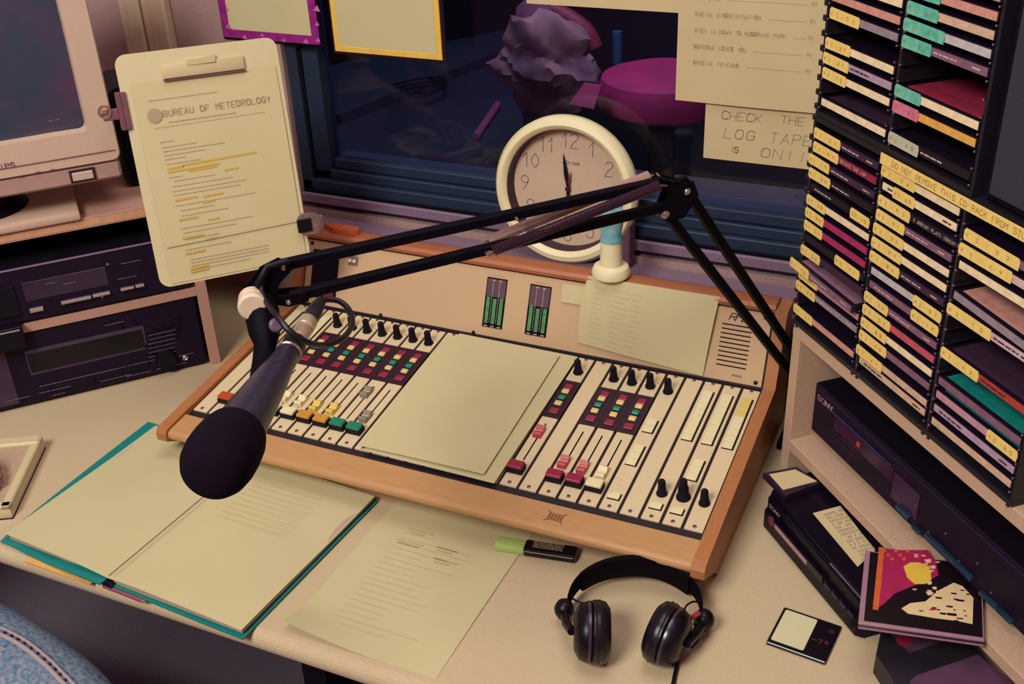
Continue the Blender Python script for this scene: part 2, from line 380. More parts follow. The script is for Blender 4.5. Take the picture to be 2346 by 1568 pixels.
# shared small meshes
def cylm(nm, prof, m, n=14): return MB().lathe(prof, n).mesh(nm, m)
me_screw = MB().lathe([(.0028, 0), (.0028, .0008), (.0018, .0013), (0, .0013)], 10, 0).box(-.0022, .0022, -.0004, .0004, .0012, .00145, 1).mesh('screw', [screw_m, black_m])
me_knob = cylm('knob', [(.0078, 0), (.0078, .002), (.0064, .004), (.0054, .014), (.0051, .022), (.0040, .0238), (0, .0238)], black, 16)
me_knobB = cylm('knob', [(.0098, 0), (.0098, .003), (.0078, .006), (.0066, .020), (.0052, .022), (.0052, .030), (.004, .032), (0, .032)], black, 18)
def lampm(nm, m, w, h, t): return MB().box(-w / 2, w / 2, -h / 2, h / 2, 0, t, bev=.001).mesh(nm, m)
lamp_r = lampm('lamp', mat('lamp_red', '#8f1d3c', 0.5, var=0.1, scale=300), .0125, .0115, .002)
lamp_r2 = lampm('lamp', MATS['lamp_red'], .014, .0125, .002)
lamp_y = lampm('lamp', mat('lamp_yellow', '#dcc079', 0.4, var=0.03), .0112, .0092, .004)
lamp_g = lampm('lamp', mat('lamp_green', '#12866a', 0.4, var=0.05), .0105, .0085, .004)
def capm(m):   # fader cap: ridged saddle shape with a pointer line
    pr = [(-.0105, 0), (-.0105, .007), (-.008, .010), (-.003, .0065), (0, .006), (.003, .0065), (.007, .0105), (.0100, .0085), (.0100, 0)]
    mb = MB(); n = len(pr); w = .0062
    mb.add([(-w, a, b) for a, b in pr] + [(w, a, b) for a, b in pr], [tuple(range(n)), tuple(range(2 * n - 1, n - 1, -1))] + [(i, n + i, n + (i + 1) % n, (i + 1) % n) for i in range(n)], 0)
    mb.box(-w - .0001, w + .0001, -.0004, .0004, .0058, .0066, 1); return mb.mesh('fader_cap', [m, white_b])
def bigm(m):
    return MB().box(-.0118, .0118, -.0078, .0078, 0, .008, 1).box(-.0114, .0114, -.0075, .0075, .008, .0135, 0, bev=.0012).mesh('start_button', [m, black])
caps = {k: capm(v) for k, v in dict(w=white_b, y=yellow, g=grey, r=redp).items()}
bigs = {k: bigm(v) for k, v in dict(w=white_b, a=amber, g=green, r=red, o=orange).items()}
me_sq = MB().box(-.0080, .0088, -.0082, .0068, 0, .0007, 1).box(-.0078, .0066, -.0068, .0068, 0, .0024, 0, bev=.0006).box(-.0060, -.0052, .0045, .0052, .0022, .0023, 1).mesh('push_button', [white_b, black])  # black plate offset right and down paints the button's shadow
me_sqy = MB().box(-.0080, .0088, -.0082, .0068, 0, .0007, 1).box(-.0078, .0066, -.0068, .0068, 0, .0024, 0, bev=.0006).mesh('push_button', [mat('button_yellow', '#d8c26b', 0.5, var=0.0), black])  # same painted shadow plate under the yellow button
me_sqL = MB().box(-.0085, .0092, -.0072, .0056, 0, .0007, 1).box(-.0083, .0075, -.0056, .0056, 0, .0025, 0, bev=.0006).box(-.006, -.005, .003, .004, .0025, .0026, 1).mesh('push_button', [white_b, black])  # wider button, its shadow also painted by the offset black plate
lampset = {}
for k in range(NS):
    s = MB().box(.0021, QW - .0021, .0015, PD - .0065, -.003, 0, bev=.0004)
    st = s.build('channel_strip', plate, con, PF.M @ T((k * QW, 0, 0)))
    c = QW / 2
    def P_(me, x, y, z=0.0, rz=0): return put(me, me.name.split('.')[0], st, T((x, y, z)) @ rotz(rz))
    P_(me_screw, c, .0080, 0, random.uniform(0, 3)); P_(me_screw, c, PD - .0095, 0, random.uniform(0, 3))
    chan = (3 <= k <= 9) or k in (18, 20, 21, 22)
    if chan:
        MB().box(.0002, QW - .0002, .1545, .2455, 0, .0006).build('lamp_panel', lampbed, st)
        for me, v in ((lamp_r, .2300), (lamp_y, .2165), (lamp_g, .2015), (lamp_y, .1870), (lamp_r2, .1700)): P_(me, c, v, .0006)
        P_(me_knob, c, .2690); mb = MB().lathe([(.0009, 0), (.0009, .0003), (0, .0003)], 8, 0, T((c + .0075, .272, 0))).lathe([(.0009, 0), (.0009, .0003), (0, .0003)], 8, 0, T((c + .0075, .2635, 0))).lathe([(.0009, 0), (.0009, .0003), (0, .0003)], 8, 0, T((c + .0095, .280, 0)))
        mb.build('indicator', black_m, st)
        MB().box(c - .0010, c + .0010, .056, .1395, 0, .0003).build('fader_slot', black_m, st)
    bc = {1: 'o', 3: 'w', 4: 'w', 5: 'w', 6: 'a', 7: 'a', 8: 'g', 9: 'g', 18: 'r', 20: 'r', 21: 'r', 22: 'w'}.get(k)
    if bc: P_(bigs[bc], c - .001, .0335 if k > 15 else .035)
    fc = {3: ('w', .070), 4: ('w', .070), 5: ('w', .068), 6: ('y', .064), 7: ('y', .066), 8: ('g', .119), 9: ('g', .066), 18: ('r', .116), 20: ('r', .066), 21: ('r', .064), 22: ('w', .062)}.get(k)
    if fc: P_(caps[fc[0]], c - .001, fc[1])
    if k == 1: MB().box(c - .0010, c + .0010, .055, .20, 0, .0003).build('fader_slot', black_m, st)
    if k in (0, 1, 2):
        for j in range(8): P_(me_sq, c - .001, .178 + j * .0146)
    if k in (25, 26, 27):
        for j in range(8): P_(me_sqy if (k == 27 and j > 4) else me_sq, c - .0005, .1745 + j * .0146)
    if k == 23:
        P_(me_knob, c, .2650)
        for v in (.1735, .1885): P_(me_sq, c, v)
        for v in (.100, .1145, .129): P_(me_sq, c, v)
        P_(me_sqL, c, .028)
        mb = MB()
        for v in (.050, .061, .073): mb.lathe([(.0008, 0), (.0008, .0004), (0, .0004)], 8, 0, T((c - .002, v, 0)))
        mb.build('indicator', redp, st)
    if k == 26:
        for v in (.097, .1115, .126): P_(me_sq, c, v)
        P_(me_knobB, c, .055); P_(me_sqL, c, .028)
    if k == 25: P_(me_knob, c, .053); P_(me_sqL, c, .028)
    if k == 27: P_(me_knob, c, .053)
# meter panel
mp = MB().box(.003, L - .003, .002, .1125, -.004, 0, bev=.0006).build('meter_panel', meterp, con, MF.M)
for (x, y) in ((.012, .008), (L - .012, .008), (.012, .106), (L - .012, .106), (.16, .004), (.335, .004), (.27, .108)):
    put(MB().lathe([(.0032, 0), (.0032, .0006), (.002, .0012), (0, .0012)], 10).mesh('panel_screw', black), 'panel_screw', mp, T((x, y, 0)))
for (x0, x1, lev) in ((.3490, .3845, .0635), (.4248, .4612, .0605)):
    vu = MB().box(x0, x1, .0172, .0985, 0, .0012).box(x0 + .0015, x1 - .0015, lev + .004, .0965, .0012, .0014, 1).build('level_meter', [black_g, mat('meter_glass', '#5b4650', 0.3, var=0.03)], mp)
    w = (x1 - x0); mb = MB()
    for j, t in enumerate((.17, .5, .83)):
        xc = x0 + w * t; hh = lev + (0.003, 0, .002)[j]; y = .0235
        while y < hh: mb.box(xc - .0030, xc + .0030, y, y + .0013, .0013, .0017); y += .0019
    mb.build('level_bar', mat('meter_green', '#4f9a52', 0.5, var=0.2, scale=300, emit=0.12), vu)
    mb = MB()
    for t in (.335, .665):
        y = .026
        while y < .092: mb.box(x0 + w * t - .0007, x0 + w * t + .0007, y, y + .0014, .0015, .0017); y += .0032
    for t in (.17, .5, .83): mb.box(x0 + w * t - .003, x0 + w * t + .003, .0185, .0200, .0013, .0016)
    for t in (.36, .68): mb.box(x0 + w * t - .0025, x0 + w * t + .0025, .0935, .095, .0015, .0017)
    mb.build('scale_marks', lightprint, vu)
    dashes(MB(), x0 + .008, .1025, .020, .0008, .0003).build('caption', faint2, mp)
# dark display on the left
ds = MB().box(.0166, .0685, .0135, .0965, 0, .0012).build('display_window', black_g, mp)
MB().box(.020, .032, .080, .093, .0012, .0018, bev=.0003).box(.044, .064, .0165, .026, .0012, .0018, bev=.0003).box(.048, .060, .032, .040, .0012, .0016).build('red_lamp', mat('deep_red_lamp', '#6f1030', 0.5, var=0.2, scale=200), ds)
sw = MB().box(.088, .106, .080, .0955, 0, .002, bev=.0004).build('switch_plate', mat('switch_grey', '#8d7670', 0.4, metal=.4, var=0), mp)
for x in (.0925, .1005): put(MB().box(-.0028, .0028, -.002, .0035, .002, .006, bev=.0008).mesh('rocker', white_b), 'rocker', sw, T((x, .0865, 0)))
# speaker grille slots, maker's script, model number
mb = MB()
for j in range(10):
    y = .0255 + j * .00685; mb.box(.7370, .7820, y - .0008, y + .0008, .0001, .0006)
mb.build('speaker_slots', black_m, mp)
mb = MB(); write(mb, 'RM', .746, .0945, .010, .009, .0011, .0006, slant=.35, adv=.0095); mb.line([(.768, .1045), (.765, .0945), (.772, .0945), (.774, .099), (.777, .099)], .0011, .0006); mb.line([(.775, .1015), (.778, .1015)], .0011, .0006)
write(mb, '400C26', .763, .0115, .003, .0018, .0004, .0006); mb.build('lettering', black_m, mp)
# ================================================================== PAPERS ON THE CONSOLE
def sheet(name, label, cat, M, w, h, fn=lambda u, v: 0.0, th=.0004, nu=16, nv=20, m=None, skew=0.0, group=None):
    mb = MB().grid(lambda u, v: (u * w + v * skew, v * h, fn(u, v)), nu, nv, 0, th)
    t = thing(name, label, cat, M, group); o = mb.build('sheet', m or paper, t); return t
def quadM(F, bl, br, d=0.0):
    a = F.px(*bl, d); b = F.px(*br, d); an = math.atan2(b[1] - a[1], b[0] - a[0])
    return F.M @ T((a[0], a[1], d)) @ rotz(an)
FP = PF.sh(0, 0, 0)
wave = lambda u, v: .002 * math.sin(u * 5) + .0018 * math.cos(v * 4 + 1)
sheet('paper_sheet', 'blank cream paper underneath, its right edge showing beside the topmost sheet on the console', 'paper', FP.M @ T((10.75 * QW, -.0035, .0045)) @ rotz(-.012), .208, .307, fn=lambda u, v: .0006)
sheet('paper_sheet', 'large blank paper lying topmost over the middle faders of the console', 'paper', FP.M @ T((10.42 * QW, .0005, .0075)) @ rotz(.012), .1985, .289, fn=lambda u, v: .0012 + .0008 * math.sin(u * 3) + .003 * max(0, v - .8) ** 2)
# typed sheet propped against the meter panel
F = MF.sh(0, 0, .0025)
def prop(u, v): return (.006 * math.sin(v * 2.6) + .004 * math.sin(u * 3.1))
p0 = F.px(1325, 785); p1 = F.px(1610, 862); p2 = F.px(1650, 680); p3 = F.px(1349, 632)
t = thing('paper_sheet', 'typed sheet with faint lines propped against the meter panel below the white bottle', 'paper', F.M)
def fq(u, v, d=0.0):
    x = (p0[0] * (1 - u) + p1[0] * u) * (1 - v) + (p3[0] * (1 - u) + p2[0] * u) * v; y = (p0[1] * (1 - u) + p1[1] * u) * (1 - v) + (p3[1] * (1 - u) + p2[1] * u) * v
    x += -.004 * math.sin(v * 3.14) * (1 - u); return (x, y, prop(u, v) + d)
MB().grid(lambda u, v: fq(u, v), 16, 14, 0, .0004).build('sheet', paper, t)
mb = MB()
for j in range(12):
    v = .06 + j * .072
    for (ua, ub) in ((.08, .17), (.24, .36), (.38, .45)) if j % 3 else ((.08, .14), (.24, .33), (.40, .47)):
        q = [fq(ua, v, .0004), fq(ub, v - .012, .0004), fq(ub, v - .003, .0004), fq(ua, v + .009, .0004)]; mb.add(q, [(0, 1, 2, 3)])
mb.build('typed_lines', faint, t)
a = F.px(1285, 692); b = F.px(1345, 702); c_ = F.px(1292, 650); 
o = MB().box(a[0], b[0] + .005, a[1], c_[1], .0, .0005).build('sticky_note', paper, None, F.M); tag(o, 'small blank note stuck on the meter panel left of the typed sheet', 'note')
# ================================================================== SHELF FRAMES
RT = -0.8286; DR = Vector((math.cos(RT), math.sin(RT), 0))
FR = Fr((.8627, .2329, 0), DR, Z3)                     # right unit: front plane, n towards the operator
FL = Fr((-.1425, .2149, 0), (.6646, .7472, 0), Z3)     # left unit: a < 0 inside the bay
# ---------------- right shelf unit
rs = thing('shelf_unit', 'cream melamine shelf unit on the right carrying the CD racks', 'shelf', FR.M)
D = .30
MB().box(-.006, .012, 0, .2637, -D, 0, bev=.0008).build('side_panel', shelf_m, rs)
MB().box(-.006, .85, .2455, .2640, -D, .0005, bev=.0008).build('top_board', shelf_m, rs)
MB().box(.012, .85, .0690, .0855, -D, .0005, bev=.0008).build('lower_board', shelf_m, rs)
MB().box(.835, .85, 0, .2455, -D, 0).build('side_panel', shelf_m, rs)
MB().box(.012, .835, 0, .2455, -D, -D + .008).build('back_panel', shelf_m, rs)
# ---------------- deck on the lower board
dk = thing('tape_deck', 'wide black hi-fi deck with silver bars on the right shelf under the CD racks', 'audio deck', FR.M)
dd = -.031; dA = .0150; dz0 = .0975; dz1 = .1740
MB().box(dA, .50, dz0, dz1, -.27, dd - .004).build('case', black_m, dk)
MB().box(dA, .50, dz0, dz1, dd - .004, dd, bev=.001).build('front_panel', deckp, dk)
for a in (dA + .03, .47): put(MB().lathe([(.012, 0), (.012, .012), (0, .012)], 14, 0, rotx(-math.pi / 2)).mesh('foot', black), 'foot', dk, T((a, .0855, dd - .03)))
FD = FR.sh(0, 0, dd)
def dpx(x, y): return FD.px(x, y)
def dbox(nm, pa, pb, hh, m, t=.002, inset=0):   # bar between two pixels on the deck front
    a = dpx(*pa); b = dpx(*pb); an = math.atan2(b[1] - a[1], b[0] - a[0]); ln = math.hypot(b[0] - a[0], b[1] - a[1])
    an = 0.0; ln = b[0] - a[0]
    return MB().box(0, ln, -hh / 2, hh / 2, 0, t, bev=.0006).build(nm, m, dk, T((a[0], max((a[1] + b[1]) / 2, dz0 + .006), dd)))
s0 = dpx(1862, 890)
mb = MB(); write(mb, 'SONY', 0, 0, .0075, .0075, .0016, .0004, adv=.0098); mb.build('lettering', lightprint, dk, T((s0[0] + .014, s0[1] - .0085, dd)))
bluebar = mat('blue_bar', '#2c4c62', 0.3, metal=.5, var=0.1)
dbox('display_edge', (1906, 940), (2043, 1068), .0016, mat('blue_edge', '#243f74', 0.4, var=0))
dbox('display_window', (1912, 968), (2045, 1090), .020, mat('display_dark', '#3a1638', 0.3, var=0.1), .0008)
for pa, pb, hh in (((2060, 1160), (2089, 1185), .006), ((2093, 1224), (2110, 1240), .0045), ((2126, 1224), (2190, 1286), .006), ((2191, 1287), (2232, 1326), .006), ((2250, 1357), (2288, 1393), .005), ((2290, 1395), (2325, 1424), .005)):
    dbox('button', pa, pb, hh, bluebar, .006)
a = dpx(1968, 1018); MB().box(-.003, .003, -.0035, .0035, 0, .0012).build('red_indicator', orange, dk, T((a[0], a[1], dd + .0006)))
MB().box(dA + .01, .49, dz1 - .0065, dz1 - .0055, dd, dd + .0008).build('groove_line', mat('blue_line', '#232a52', 0.5, var=0), dk)
MB().box(dpx(2050, 1085)[0], dpx(2110, 1130)[0], .112, .150, dd, dd + .001).build('cassette_door', mat('door_plum', '#3c1f44', 0.35, var=0.05), dk)
mb = MB()
for j in range(7): mb.lathe([(.0016, 0), (.0016, .0012), (0, .0012)], 8, 0, T((.22 + j * .028, .112 + .02 * (j % 2), dd)))
mb.build('knob_row', mat('knob_mauve', '#5e4668', 0.4, var=0), dk)
mb = MB()
for j in range(5): dashes(mb, .075 + .01 * j, .118 + j * .009, .05, .0008, .0004)
mb.build('small_print', mat('print_mauve', '#5a3b58', 0.6, var=0), dk, T((0, 0, dd)))
# ---------------- CD racks
cdcase = mat('cd_plastic', '#1b1121', 0.3, var=0.0, spec=0.3)
rackm = mat('rack_plastic', '#17121c', 0.5, var=0.06)
CW = .1225
def comb(zs, x, side):
    mb = MB()
    for z in zs:
        mb.box(x if side > 0 else x - .0045, x + .0045 if side > 0 else x, z - .0085, z - .0072, -.11, .0022)
    return mb
def rack(label, cols, z0, z1, zs, wid, front, x_end):
    t = thing('cd_rack', label, 'CD rack', FR.M)
    MB().box(cols[0] - .0065, x_end, z0, z0 + .006, -.14, front).build('base', rackm, t)
    MB().box(cols[0] - .0065, x_end, z1 - .006, z1, -.14, front + .001).build('top', rackm, t)
    MB().box(cols[0] - .006, x_end, z0 + .006, z1 - .006, -.14, -.136).build('back', rackm, t)
    xs = [cols[0] - .0035] + [c - .0035 for c in cols[1:]] + [x_end - .0025]
    for i, x in enumerate(xs):
        MB().box(x - .0022, x + .0022, z0 + .006, z1 - .006, -.136, front - .001).build('divider', rackm, t)
    for c in cols:
        comb(zs, c - .0015, 1).build('slot_ribs', rackm, t); comb(zs, c + wid, -1).build('slot_ribs', rackm, t)
    mb = MB()
    mb2_ = MB()
    for c in cols:
        for z in zs: mb.box(c - .0010, c + .0008, z - .0088, z - .0070, .0022, .0030); mb.box(c + wid - .0030, c + wid - .0016, z - .0088, z - .0070, .0022, .0030)
    for z in zs: mb2_.box(cols[0] - .0105, cols[0] - .005, z - .0120, z - .0055, -.03, front)
    mb2_.build('slot_ribs', rackm, t)
    mb.build('rib_tips', mat('rib_tip', '#8a6a8a', 0.4, var=0.0), t)
    return t
PZ = .01742
lz = [.5315 - i * PZ for i in range(16)]
lc = [0.0015, .1420, .2825]
rack('lower black CD rack of three columns standing on the right shelf', lc, .2645, .552, lz, .1335, .002, .4200)
uz = [.6935 - i * PZ for i in range(-4, 8)]
uc = [.0055, .1475]
rack('upper black CD rack of two columns stacked on the lower rack', uc, .5525, .790, uz, .134, .002, .2855)
# rack notches at the left (the saw-tooth outer edge)
# CD cases
me_case = MB().box(0, .1305, -.0050, .0050, -.124, 0, bev=.0006).mesh('case', cdcase)
SP = {}
def spm(h): 
    if h not in SP: SP[h] = mat('spine_' + h, '#' + h, 0.55, gain=1.2, h2='#%02x%02x%02x' % tuple(max(0, min(255, int(int(h[i:i + 2], 16) * .88))) for i in (0, 2, 4)), scale=120, spec=.3)
    return SP[h]
stick_y = mat('sticker_yellow', '#eccb72', 0.7, var=0.04, scale=200); stick_t = mat('sticker_teal', '#3fae98', 0.6, h2='#7cc4a4', scale=150)
stick_p = mat('sticker_pink', '#c65a7c', 0.7, h2='#d47b90', scale=150); stick_w = mat('sticker_pale', '#b9b69c', 0.7, var=0.03)
STK = dict(y=stick_y, t=stick_t, p=stick_p, w=stick_w)
STN = dict(y='yellow', t='teal', p='pink', w='pale')
def sticker(sx, w, kind, txt):
    rz = random.uniform(-.0006, .0006); mb = MB()
    c = .0022; h = .0062
    pts = [(sx, -h + c), (sx + c * .6, -h), (sx + w, -h + rz), (sx + w + .001, h * .2), (sx + w - .001, h + rz), (sx + c, h + .0006), (sx, h - c)]
    mb.prism(pts, .0012, .0019, 0)
    if txt: write(mb, txt, sx + .004, -.0022, .0042, .0030, .0005, .0021, adv=(w - .006) / max(len(txt), 1), mi=1, jit=.1)
    return mb
NM = {'e8cfa6': 'cream', 'b98792': 'mauve', '3a2438': 'dark plum', '8d2540': 'red', 'a3275a': 'crimson', 'a98d9e': 'lavender', '7b5668': 'dusky mauve', '171019': 'black', 'b7b2ae': 'bluish white',
      'c88b7e': 'rose', 'c9a68a': 'beige', 'b84f5b': 'pinkish red', 'd9a04b': 'orange and mauve', 'c4a8a4': 'pale pink', 'a83a30': 'orange red', '8f7f86': 'greyish'}
ORD = ['topmost', 'second from top', 'third from top', 'fourth from top', 'fifth from top', 'sixth from top', 'seventh from top', 'eighth from top', 'ninth from top', 'tenth from top', 'eleventh from top', 'twelfth from top', 'thirteenth from top', 'fourteenth from top', 'fifteenth from top', 'lowest']
def cd(x, z, col, st=None, sx=0.0, sw=.040, out=.0, txt=None, print_=None, second=None, grp='', where='', top=None, tilt=0.0, stxt=None, wid=.1305):
    sn = NM.get(col, 'coloured')
    lab = 'CD, %s spine%s, %s' % (sn, (', %s sticker' % STN[st]) if st else '', where)
    M = FR.M @ T((x, z, out)) @ rotz(tilt)
    t = thing('cd_case', lab, 'CD case', M, grp)
    put(me_case, 'case', t)
    mb = MB().box(.0015, wid - .0015, -.0041, .0041, 0, .0007, 0)
    if second: mb.box(wid * .55, wid - .0016, -.0030, .0030, .0007, .0009, 1)
    mb.build('spine_card', [spm(col), spm(second or col)], t)
    if print_:
        mb = MB()
        dark = col in ('3a2438', '171019', '8d2540', '7b5668', 'b98792', '8f7f86', 'a3275a')
        if txt: write(mb, txt, sw + .004 if st else .008, -.0016, .0036, .0026, .0006, .0010, adv=.0038 if len(txt) < 22 else .0034)
        else:
            xx = (sx + sw + .004) if (st and sx < .02) else .012
            dashes(mb, xx, 0, .035, .0018, .0010, seg=(.15, .4)); 
            if random.random() < .6: dashes(mb, .108, 0, .012, .0018, .0010, seg=(.3, .5))
        mb.build('spine_print', lightprint if dark else ink, t)
    if st: sticker(sx, sw, st, stxt).build('sticker', [STK[st], mat('pen_ink', '#b08a48', 0.8, var=0)], t)
    if top: MB().box(.006, .127, 0, .0004, -.118, -.006).build('booklet', spm(top), t, T((0, .0048, 0)) )
    return t
KE = lambda: 'KE-' + str(random.randint(1, 9)) + str(random.randint(0, 9))
x1, x2, x3 = lc[0] + .0005, lc[1] + .0005, lc[2] + .0005
rows = [  # slot, colour, sticker, sx, sw, print, text, extra
    (0, '3a2438', 'y', -.001, .056, 1, None), (1, '8d2540', 'y', .000, .054, 1, 'BRIDGE THE GAP'), (2, '3a2438', 'y', -.007, .045, 1, None), (3, '171019', 'y', -.004, .047, 1, None),
    (4, '171019', 'y', .090, .038, 1, None), (5, 'e8cfa6', 'y', -.003, .042, 0, None), (6, 'a3275a', 'y', -.003, .041, 0, None), (7, 'a3275a', 'y', -.003, .041, 0, None),
    (8, '171019', 'y', .070, .052, 0, None), (9, '3a2438', 'y', -.005, .044, 0, None), (10, '7b5668', 'y', -.008, .044, 1, None), (11, 'b98792', 'y', -.004, .044, 0, None), (12, '8f7f86', 'y', -.008, .045, 1, None), (14, 'c88b7e', 'y', -.008, .045, 0, None)]
for n_, (i, col, st, sx, sw_, pr, tx) in enumerate(rows):
    cd(x1, lz[i], col, st, sx, sw_, .001 + (.012 if i == 10 else 0), tx, pr, grp='CDs in the lower rack', where=ORD[n_] + ' in lower rack left column', tilt=(.0 if i != 10 else -.03), stxt=KE(), top='7b5668' if i == 10 else None)
rows = [(0, 'e8cfa6', 'y', -.003, .060, 0, None), (1, 'e8cfa6', 'y', .022, .038, 1, None), (2, '171019', 'y', -.002, .058, 1, 'X ARROWS PLAYS SENSATIONS'), (3, '7b5668', 'y', -.002, .052, 1, None), (4, 'e8cfa6', 'y', -.004, .056, 0, None),
        (5, 'e8cfa6', 'y', -.004, .056, 0, None), (6, '3a2438', 'y', -.004, .056, 1, None), (7, 'b7b2ae', 'y', .082, .048, 0, None), (8, '7b5668', 'y', .082, .047, 1, None), (9, '7b5668', 'y', -.004, .046, 1, None),
        (10, 'b84f5b', 'y', -.004, .054, 0, None), (11, 'e8cfa6', 'y', -.004, .050, 0, None), (12, '7b5668', 'y', -.004, .054, 0, None), (13, 'c9a68a', 'y', -.006, .052, 0, None), (14, 'c9a68a', None, 0, 0, 1, None)]
for n_, (i, col, st, sx, sw_, pr, tx) in enumerate(rows):
    cd(x2, lz[i] - (.004 if i >= 13 else 0) + (.005 if i == 14 else 0), col, st, sx, sw_, .001, tx, pr, grp='CDs in the lower rack', where=ORD[n_] + ' in lower rack middle column', stxt=KE())
rows = [(1, '7b5668', 'y', .002, .080, 0), (2, 'c4a8a4', 'y', -.002, .078, 0), (3, 'e8cfa6', 'y', .100, .030, 0), (5, '8f7f86', None, 0, 0, 0), (6, 'c4a8a4', 'y', -.004, .068, 1), (9, 'a83a30', 'y', -.002, .060, 1),
        (11, '7b5668', None, 0, 0, 0), (12, 'b98792', 'y', .085, .045, 0), (13, 'a98d9e', None, 0, 0, 1), (14, 'c9a68a', None, 0, 0, 0)]
for n_, (i, col, st, sx, sw_, pr) in enumerate(rows):
    cd(x3, lz[i], col, st, sx, sw_, .001, None, pr, grp='CDs in the lower rack', where=ORD[n_] + ' in lower rack right column', stxt=KE(), top={5: 'c88b7e', 9: '3a2438', 11: '157f78', 12: '157f78'}.get(i), tilt=(-.05 if i == 5 else 0))
# slip of yellow card along the top of the lower rack
mb = MB().box(0, .275, -.0062, .0062, 0, .0009); write(mb, 'DO NOT REMOVE THIS CD RACK FROM STUDIO A', .022, -.0030, .0060, .0042, .0006, .0012, adv=.0060, mi=1, jit=.04)
o = mb.build('rack_notice', [stick_y, mat('pen_ink2', '#a5783c', 0.8, var=0)], None, FR.M @ T((.1385, .5455, .0045))); tag(o, 'long yellow strip with handwritten notice across the top of the lower rack', 'label')
xa, xb = uc[0] + .0015, uc[1] + .0005
rows = [(-2, 'c9a68a', None, 0, 0, 0, None), (-1, 'e8cfa6', None, 0, 0, 0, None), (0, 'c88b7e', None, 0, 0, 0, None), (1, '8f7f86', 'y', .002, .058, 0, None), (3, 'e8cfa6', 'y', -.001, .050, 0, None), (4, 'a98d9e', 'y', -.003, .052, 1, None), (5, 'e8cfa6', 'y', -.001, .048, 0, None), (7, 'e8cfa6', None, 0, 0, 0, None)]
for n_, (i, col, st, sx, sw_, pr, tx) in enumerate(rows):
    cd(xa, .6935 - i * PZ, col, st, sx, sw_, .001, tx, pr, grp='CDs in the upper rack', where=ORD[n_] + ' in upper rack left column', stxt=KE(), top='3a2438' if i == 7 else None)
rows = [(-2, 'b98792', 't', .0, .05, 1, None), (-1, 'c88b7e', 't', .004, .044, 0, None), (0, 'c9a68a', 't', -.002, .050, 0, None), (1, 'b7b2ae', 't', -.004, .066, 0, None), (2, '7b5668', 't', -.003, .048, 1, None), (5, 'e8cfa6', 't', -.004, .044, 0, None), (6, 'd9a04b', 'p', -.004, .044, 0, None), (8, '171019', 'w', -.004, .052, 1, None)]
zadd = .7110 - (.6935 + 0 * PZ)
for n_, (i, col, st, sx, sw_, pr, tx) in enumerate(rows):
    cd(xb, .7105 - i * PZ, col, st, sx, sw_, .001, tx, pr, grp='CDs in the upper rack', where=ORD[n_] + ' in upper rack right column', stxt=KE(), top='8d2540' if i == 5 else None)
# dark loudspeaker on the lower rack, right of the upper rack
sp = thing('loudspeaker', 'tall dark grey loudspeaker on the lower CD rack at the right edge', 'loudspeaker', FR.M)
MB().box(.292, .56, .5525, .80, -.20, -.006, bev=.004).build('cabinet', black_m, sp); MB().box(.302, .55, .562, .79, -.006, -.002, bev=.003).build('grille', mat('speaker_cloth', '#2f2b38', 0.95, var=.1, scale=600), sp)
# rack far right column support under the speaker
# ================================================================== LEFT SHELF UNIT
ls = thing('shelf_unit', 'cream melamine shelf unit on the left carrying the monitor', 'shelf', FL.M)
MB().box(0, .018, 0, .3140, -.34, 0, bev=.0008).build('side_panel', shelf_l, ls)
MB().box(-.485, 0, .2955, .3140, -.34, .0, bev=.0008).build('top_board', shelf_l, ls)
MB().box(-.485, 0, .1380, .1545, -.34, -.0005, bev=.0008).build('middle_board', shelf_l, ls)
MB().box(-.485, .0, 0, .2955, -.34, -.334).build('back_panel', shelf_l, ls)
MB().box(-.503, -.485, 0, .3140, -.34, 0).build('side_panel', shelf_l, ls)
MB().box(-.30, -.055, .2990, .3100, 0, .0006).build('edge_strip', mat('peach_edge', '#cf9a76', 0.6, var=.05), ls)
# receiver in the lower bay
silver = mat('silver_key', '#b09aa0', 0.35, metal=.5, var=0.05)
def unit(nm, label, a0, a1, z0, z1, d, dep=.28, m=None):
    t = thing(nm, label, 'audio deck', FL.M)
    MB().box(a0, a1, z0, z1, -dep, d - .004).build('case', black_m, t); MB().box(a0, a1, z0, z1, d - .004, d, bev=.0012).build('front_panel', m or deckp, t); return t
t = unit('receiver', 'black receiver with wide dark display in the lower bay of the left shelf', -.47, -.006, .006, .136, -.004)
F = FL.sh(0, 0, -.004)
def fb(par, nm, pa, pb, m, th=.002, F=None, bev=.0004, nudge=0):
    F = F or FLc; a = F.px(*pa); b = F.px(*pb)
    xs = sorted((a[0], b[0])); ys = sorted((a[1], b[1]))
    return MB().box(xs[0], xs[1], ys[0], ys[1], 0, th, bev=bev).build(nm, m, par, T((0, 0, F.o.dot(F.n) - FL.o.dot(F.n))))
FLc = F
for a in (-.44, -.04): put(MB().lathe([(.011, 0), (.011, .006), (0, .006)], 14, 0, rotx(-math.pi / 2)).mesh('foot', black), 'foot', t, T((a, 0, -.03)))
fb(t, 'display_window', (60, 812), (334, 796), black_g, .0008)
fb(t, 'display_rim', (55, 806), (340, 799), mat('rim_plum', '#432c4c', 0.4, var=0), .0004)
d2 = F.px(20, 840); MB().box(-.46, d2[0], .012, .118, 0, .0010, bev=.0004).build('left_panel', mat('panel_plum2', '#3a2743', 0.45, var=0.05), t, T((0, 0, -.004)))
